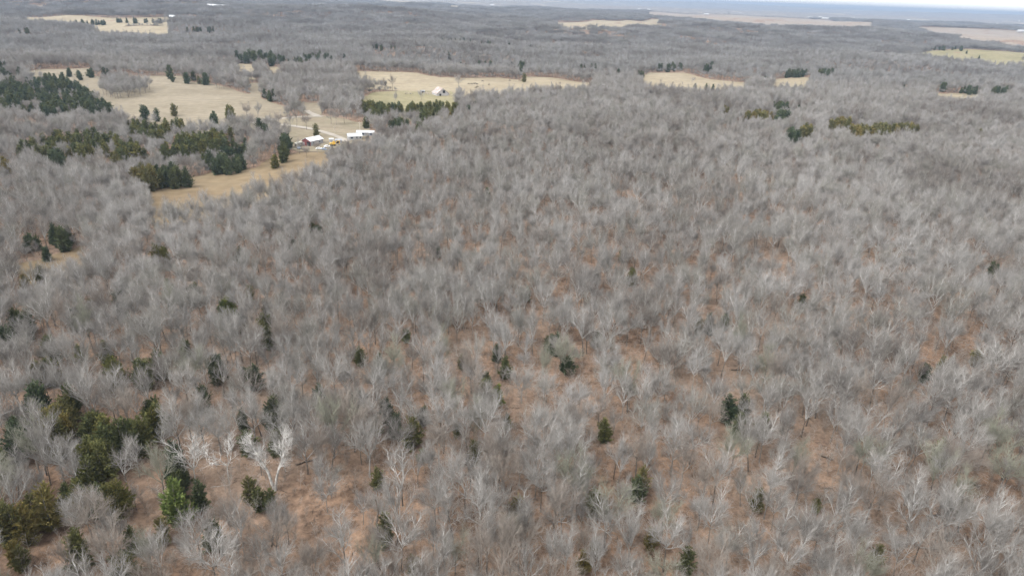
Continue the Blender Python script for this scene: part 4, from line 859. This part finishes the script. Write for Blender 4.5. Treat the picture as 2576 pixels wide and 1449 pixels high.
# vehicles
def wheels(e, pts, r, wd, axis_='y'):
    for p in pts:
        wh = link('wheel', bm_mesh('tyre', lambda bm: cyl(bm, (0, 0, 0), r, axis_, wd, 18), [M['tyre']], False), e); wh.location = p
        link('rim', bm_mesh('rim', lambda bm: cyl(bm, (0, 0, 0), r * .55, axis_, wd + .04, 12), [M['greywall']]), wh)
def car(px, py, ang, paint, lab):
    g = unproject(px, py); e = empty('parked_car', (g[0], g[1], g[2] + .32), ang); tag(e, lab, 'car', 'cars parked in the farmyard')
    prof = [(-2.2, .35), (2.2, .35), (2.25, .7), (2.1, .88), (1.1, .98), (.45, 1.48), (-1.1, 1.5), (-1.75, 1.02), (-2.2, .95), (-2.28, .6)]
    def body(bm):
        prism(bm, prof, -.88, .88); bmesh.ops.bevel(bm, geom=bm.edges[:], offset=.06, segments=2, affect='EDGES')
    b = link('body', bm_mesh('car_body', body, [paint], True), e)
    for s_ in (-1, 1):
        link('window', bm_mesh('car_window', lambda bm: prism(bm, [(-1.35, 1.03), (.85, 1.03), (.42, 1.4), (-1.05, 1.42)], s_ * .885, s_ * .9), [M['glass']]), e)
    link('windscreen', bm_mesh('windscreen', lambda bm: prism(bm, [(1.06, 1.03), (.5, 1.46), (.53, 1.48), (1.1, 1.05)], -.75, .75), [M['glass']]), e)
    for s_ in (-.6, .6): link('headlight', bm_mesh('headlight', lambda bm: box(bm, 2.2, 2.29, s_ - .18, s_ + .18, .68, .82), [M['whiteroof']]), e)
    wheels(e, [(sx * 1.38, sy * .8, .33) for sx in (-1, 1) for sy in (-1, 1)], .33, .22)
car(803, 377.5, R(10), M['carwhite'], 'white car parked in front of the red barn')
car(816, 379, R(-25), M['carblue'], 'blue-grey car parked behind the small cedar below the red barn')
car(823, 372, R(20), M['carwhite'], 'white car between the red barn and the yellow machine')
def pickup(px, py, ang, paint, lab):
    g = unproject(px, py); e = empty('pickup_truck', (g[0], g[1], g[2] + .32), ang); tag(e, lab, 'truck')
    def body(bm):
        prism(bm, [(-2.7, .45), (2.6, .45), (2.68, .95), (2.5, 1.12), (1.35, 1.2), (.75, 1.8), (-.7, 1.82), (-.8, 1.15), (-2.7, 1.12)], -.95, .95); bmesh.ops.bevel(bm, geom=bm.edges[:], offset=.05, segments=2, affect='EDGES')
    link('body', bm_mesh('pickup_body', body, [paint], True), e)
    link('truck_bed', bm_mesh('truck_bed', lambda bm: box(bm, -2.6, -.95, -.8, .8, 1.12, 1.16), [M['dark']]), e)
    for s_ in (-1, 1): link('window', bm_mesh('pickup_window', lambda bm: prism(bm, [(-.6, 1.25), (1.0, 1.25), (.68, 1.7), (-.6, 1.72)], s_ * .955, s_ * .97), [M['glass']]), e)
    link('windscreen', bm_mesh('pickup_screen', lambda bm: prism(bm, [(1.3, 1.25), (.8, 1.75), (.83, 1.77), (1.34, 1.27)], -.8, .8), [M['glass']]), e)
    wheels(e, [(sx * 1.7, sy * .86, .38) for sx in (-1, 1) for sy in (-1, 1)], .38, .26)
pickup(752, 376, R(-75), M['carblue'], 'dark pickup truck parked at the left end of the red barn')
# cream camper trailer behind the pickup
g = unproject(753, 370); e = empty('camper_trailer', (g[0], g[1], g[2] + .3), R(70)); tag(e, 'tall cream camper trailer beside the left end of the red barn', 'trailer')
def camper(bm):
    prism(bm, [(-3.6, .6), (3.4, .6), (3.7, 1.6), (3.5, 3.0), (3.1, 3.3), (-3.4, 3.3), (-3.7, 2.8)], -1.25, 1.25); bmesh.ops.bevel(bm, geom=bm.edges[:], offset=.1, segments=2, affect='EDGES')
link('body', bm_mesh('camper_body', camper, [M['cream']], True), e)
for u, sd_ in ((-2, -1), (1, -1), (-1.4, 1), (1.6, 1)): link('window', bm_mesh('camper_window', lambda bm: box(bm, u - .5, u + .5, sd_ * 1.255 - .02, sd_ * 1.255 + .02, 1.7, 2.5), [M['glass']]), e)
link('rear_window', bm_mesh('camper_rear', lambda bm: box(bm, -3.78, -3.69, -.7, .7, 1.7, 2.4), [M['glass']]), e)
link('door', bm_mesh('camper_door', lambda bm: box(bm, 2.2, 2.9, -1.29, -1.253, .7, 2.6), [M['whitewall']]), e)
link('hitch', bm_mesh('hitch', lambda bm: box(bm, 3.3, 4.6, -.08, .08, .55, .7), [M['dark']]), e); wheels(e, [(.4, -1.1, .36), (.4, 1.1, .36), (-.5, -1.1, .36), (-.5, 1.1, .36)], .36, .24)
# yellow excavator
g = unproject(838, 368); e = empty('excavator', (g[0], g[1], g[2] + .3), R(20)); tag(e, 'yellow excavator parked between the red barn and the white house', 'excavator')
for sy in (-1, 1): link('crawler_track', bm_mesh('crawler', lambda bm: (prism(bm, [(-1.9, .25), (-1.6, 0), (1.6, 0), (1.9, .25), (1.9, .6), (1.6, .85), (-1.6, .85), (-1.9, .6)], sy * 1.25 - .28, sy * 1.25 + .28)), [M['tyre']]), e)
link('chassis', bm_mesh('chassis', lambda bm: box(bm, -1.2, 1.2, -.95, .95, .5, 1.0), [M['dark']]), e)
link('house_body', bm_mesh('excavator_house', lambda bm: prism(bm, [(-2.2, 1.05), (1.3, 1.05), (1.3, 1.7), (.2, 2.0), (-1.9, 2.1), (-2.3, 1.7)], -1.3, 1.3), [M['yellow']]), e)
cb = link('cab', bm_mesh('cab', lambda bm: prism(bm, [(-.2, 1.72), (1.5, 1.72), (1.55, 2.4), (1.25, 3.1), (-.15, 3.1)], .1, 1.25), [M['yellow']]), e)
link('window', bm_mesh('cab_window', lambda bm: prism(bm, [(0, 2.1), (1.35, 2.1), (1.4, 2.4), (1.15, 2.95), (0, 2.95)], 1.253, 1.27), [M['glass']]), cb)
link('windscreen', bm_mesh('cab_screen', lambda bm: prism(bm, [(1.54, 1.9), (1.59, 2.4), (1.3, 3.0), (1.33, 3.02), (1.63, 2.4), (1.57, 1.88)], .2, 1.15), [M['glass']]), cb)
link('boom', bm_mesh('boom', lambda bm: prism(bm, [(1.0, 1.4), (1.4, 1.3), (3.3, 3.3), (5.0, 3.2), (5.0, 3.55), (3.2, 3.75)], -.6, -.2), [M['yellow']]), e)
link('stick', bm_mesh('stick', lambda bm: prism(bm, [(4.75, 3.7), (5.15, 3.6), (4.5, 1.0), (4.2, 1.1)], -.55, -.25), [M['yellow']]), e)
link('bucket', bm_mesh('bucket', lambda bm: prism(bm, [(4.6, 1.05), (4.1, 1.15), (3.6, .5), (3.9, .1), (4.6, .25)], -.9, .1), [M['dark']]), e)
# flatbed wagon in the barn pasture
g = unproject(1027, 238); e = empty('hay_wagon', (g[0], g[1], g[2] + .28), R(8)); tag(e, 'pale flatbed wagon standing on the green pasture', 'wagon')
link('bed', bm_mesh('wagon_bed', lambda bm: box(bm, -4, 4, -1.3, 1.3, .95, 1.12), [M['cream']]), e)
link('load', bm_mesh('wagon_load', lambda bm: [box(bm, -3.8 + i * 1.3, -2.6 + i * 1.3, -1.2, 1.2, 1.124, 1.6 + .12 * (i % 3), .08) for i in range(6)], [M['pale']]), e)
link('rack', bm_mesh('wagon_rack', lambda bm: [box(bm, -3.98, -3.86, yy - .05, yy + .05, 1.12, 2.3) for yy in (-1.2, 0, 1.2)] + [box(bm, -4.04, -3.985, -1.25, 1.25, 2.05, 2.2)], [M['pole']]), e)
link('drawbar', bm_mesh('drawbar', lambda bm: box(bm, 4.0, 6.0, -.07, .07, .6, .75), [M['dark']]), e); wheels(e, [(sx * 2.6, sy * 1.05, .42) for sx in (-1, 1) for sy in (-1, 1)], .42, .22)
# utility pole
def upole(px, py, h, lab):
    g = unproject(px, py); e = empty('utility_pole', (g[0], g[1], g[2])); tag(e, lab, 'pole', 'wooden utility poles')
    link('pole', bm_mesh('pole', lambda bm: bmesh.ops.create_cone(bm, cap_ends=True, segments=10, radius1=.17, radius2=.11, depth=h + 1, matrix=Matrix.Translation((0, 0, h / 2 - .5))), [M['pole']]), e)
    link('crossarm', bm_mesh('crossarm', lambda bm: box(bm, -1.1, 1.1, -.19, -.12, h - .9, h - .75), [M['pole']]), e)
    for u in (-1, -.5, .5, 1): link('insulator', bm_mesh('insulator', lambda bm: bmesh.ops.create_cone(bm, cap_ends=True, segments=8, radius1=.05, radius2=.03, depth=.18, matrix=Matrix.Translation((u, -.155, h - .66))), [M['whitewall']]), e)
    link('transformer', bm_mesh('transformer', lambda bm: cyl(bm, (0, .36, h - 1.7), .22, 'z', .8, 12), [M['greywall']]), e)
upole(906, 337, 9.5, 'wooden utility pole behind the white gabled house'); upole(842.5, 336, 6, 'short utility pole beside the gravel drive'); upole(702, 252, 9, 'distant utility pole by the hedgerow clearing')
# corral fence by the hay barn and a field fence
def fence(pts, lab, name='rail_fence', sp=3.0, rails=3):
    g = [unproject(*p)[:2] for p in pts]; P_ = []
    for a, b in zip(g[:-1], g[1:]):
        k = max(1, int(np.linalg.norm(b - a) / sp)); P_ += [a + (b - a) * i / k for i in range(k)]
    P_.append(g[-1]); o = P_[0]; z0 = float(terrain(*o)) + .25; e = empty(name, (o[0], o[1], z0)); tag(e, lab, 'fence')
    pm = bm_mesh('fence_post', lambda bm: bmesh.ops.create_cone(bm, cap_ends=True, segments=8, radius1=.1, radius2=.08, depth=1.9, matrix=Matrix.Translation((0, 0, .65))), [M['pole']])
    Q = [np.array([p[0] - o[0], p[1] - o[1], float(terrain(*p)) + .25 - z0]) for p in P_]
    for q in Q: link('post', pm, e).location = q
    for a, b in zip(Q[:-1], Q[1:]):
        for rr in range(rails):
            h_ = np.array([0, 0, .45 + .45 * rr]); V_, F_ = tubes([(a + h_, b + h_, .05, .05, 0)], 6); link('rail', mesh_np('rail', V_, F_, True, [M['pole']]), e)
fence([(1072, 234), (1082, 232.5), (1094, 234.5), (1092, 239), (1076, 240), (1072, 234)], 'grey rail corral between the small shed and the hay barn')
fence([(1133, 243), (1140, 240), (1150, 241)], 'short rail fence at the right of the hay barn')

# cattle
def cow_mesh():
    J = [(-.75, 0, 1.18, .30), (-.25, 0, 1.12, .37), (.35, 0, 1.12, .36), (.78, 0, 1.22, .28), (1.08, 0, 1.12, .18), (1.38, 0, .82, .15), (1.6, 0, .62, .10),
         (-.88, .2, .95, .17), (-.80, .22, .62, .10), (-.92, .22, .40, .07), (-.88, .22, .04, .07), (-.88, -.2, .95, .17), (-.70, -.22, .62, .10), (-.80, -.22, .40, .07), (-.74, -.22, .04, .07),
         (.62, .2, .9, .14), (.66, .22, .5, .08), (.62, .22, .04, .07), (.62, -.2, .9, .14), (.74, -.22, .5, .08), (.80, -.22, .04, .07),
         (-1.08, 0, 1.25, .05), (-1.14, 0, .7, .035), (1.32, .16, .98, .04), (1.30, .27, .98, .03), (1.32, -.16, .98, .04), (1.30, -.27, .98, .03)]
    E = [(0, 1), (1, 2), (2, 3), (3, 4), (4, 5), (5, 6), (0, 7), (7, 8), (8, 9), (9, 10), (0, 11), (11, 12), (12, 13), (13, 14), (3, 15), (15, 16), (16, 17), (3, 18), (18, 19), (19, 20), (0, 21), (21, 22), (5, 23), (23, 24), (5, 25), (25, 26)]
    me = bpy.data.meshes.new('cow_skeleton'); me.from_pydata([j[:3] for j in J], E, []); o = bpy.data.objects.new('cow_skeleton', me); C.objects.link(o)
    o.modifiers.new('s', 'SKIN'); o.modifiers.new('d', 'SUBSURF').levels = 1
    for i, sv in enumerate(me.skin_vertices[0].data): sv.radius = (J[i][3], J[i][3]); sv.use_root = i == 1
    dg = bpy.context.evaluated_depsgraph_get(); r_ = bpy.data.meshes.new_from_object(o.evaluated_get(dg)); bpy.data.objects.remove(o); r_.name = 'cow'
    r_.polygons.foreach_set('use_smooth', [True] * len(r_.polygons)); return r_
cowm = cow_mesh(); M['cow'] = mat_plain('black_hide', (.03, .026, .024), .3, 1.5); M['cowbrown'] = mat_plain('brown_hide', (.11, .055, .03), .3, 1.5)
COWS = [(1920, 355, 0, 'black cow at the left end of the grazing line'), (1965, 356, 200, 'small cow second from the left in the grazing line'), (2000, 353, 10, 'black cow third in the grazing line'), (2022, 351, 170, 'black cow fourth in the grazing line'), (2048, 359, 30, 'black cow at the right end of the grazing line'),
        (2130, 315, 0, 'lone black cow higher up the pasture'), (2030, 413, 160, 'black cow lowest on the pasture'), (2052, 400, 20, 'black cow just above the lowest one'), (2230, 366, 180, 'black cow apart from the herd on the lower slope'), (2540, 305, 0, 'black cow far along the pasture'), (2690, 303, 190, 'brown cow of the far pair'), (2720, 305, 10, 'black cow of the far pair')]
for i, (cx_, cy_, a, lab) in enumerate(COWS):
    g = unproject(858.7 + cx_ / 6, 154.6 + cy_ / 6); o = link('cow', cowm); o.location = (g[0], g[1], g[2] + .26); o.rotation_euler = (0, 0, R(a)); o.scale = (1.15,) * 3
    if not len(cowm.materials): cowm.materials.append(M['cow'])
    o.material_slots[0].link = 'OBJECT'; o.material_slots[0].material = M['cowbrown'] if 'brown' in lab else M['cow']; tag(o, lab, 'cow', 'cattle on the hillside pasture')

# far farm buildings along the skyline fields
FB = [(B + 1078, 142, 60, 20, 0, 'large white shed in the middle of the distant farm cluster'), (B + 1040, 134, 30, 14, 1, 'white house behind the large distant shed'), (B + 965, 136, 40, 14, 0, 'white shed at the left of the distant farm cluster'), (B + 1280, 142, 45, 15, 1, 'pair-side white shed right of the distant farm cluster'), (B + 1310, 146, 24, 12, 0, 'small white house right of the distant farm cluster'), (B + 1705, 155, 30, 14, 0, 'lone white shed in the right-hand haze'),
      (B + 430, 103, 40, 16, 1, 'white shed on the far pink field edge'), (B + 180, 110, 45, 16, 0, 'pale shed at the left of the far pink field'), (B + 2045, 178, 30, 14, 0, 'white house beyond the broad pinkish field'), (B + 2335, 180, 26, 12, 1, 'white shed beyond the broad pinkish field'), (B + 2375, 184, 20, 10, 0, 'small white house beyond the broad pinkish field'), (B + 2555, 236, 44, 16, 0, 'long white barn on the edge of the broad pinkish field'), (B + 2540, 162, 22, 12, 1, 'tiny far white shed at the right edge'),
      (A + 1137, 42, 40, 16, 0, 'far white shed near the bright field strip'), (A + 2250, 72, 36, 14, 0, 'far white farmhouse above the pink field'), (A + 2320, 76, 36, 14, 1, 'far white barn beside the far farmhouse'), (1302, 134, 16, 9, 0, 'white shed at the end of the thin cream field'), (2300, 48, 30, 14, 0, 'white shed left of the hazy hamlet'), (2375, 42, 24, 12, 1, 'white house in the hazy hamlet'), (2425, 36, 30, 14, 0, 'white barn right of the hazy hamlet'), (1650, 52, 70, 20, 0, 'long white shed under the left skyline'), (1600, 46, 30, 14, 1, 'white house beside the long far shed')]
for (px, py, L_, W_, rf, lab) in FB:
    g = unproject(px / 3, py / 3, 10); g[2] += 6
    gable('farm_building', lab, 'building', 0, 0, R(8), W_, L_, 6, 10, M['whitewall'] if rf == 0 else M['cream'], M['whiteroof'], .5, wins=[('R', u, 1.2, 3.2, 2.0) for u in (-L_ / 4, L_ / 4)], doors=[('R', 0, 0, 4, 4, M['greywall'])], group='farm buildings along the skyline', base=g)

# ------------------------------------------------------------------ haze
zmin = -90.0
hz = bm_mesh('haze', lambda bm: box(bm, -35000, 35000, -1600, 35000, zmin, 165.0), [])
ho = link('haze', hz); tag(ho, 'thin blue haze over the distant woods', None, None, 'stuff')
hm = bpy.data.materials.new('haze'); hm.use_nodes = True; t = hm.node_tree; t.nodes.clear()
pv = t.nodes.new('ShaderNodeVolumePrincipled'); pv.inputs['Color'].default_value = (.315, .40, .535, 1); pv.inputs['Density'].default_value = 8.5e-5; pv.inputs['Anisotropy'].default_value = .1
ou = t.nodes.new('ShaderNodeOutputMaterial'); t.links.new(pv.outputs[0], ou.inputs['Volume']); hz.materials.append(hm)
try: hm.cycles.homogeneous_volume = True
except Exception: pass
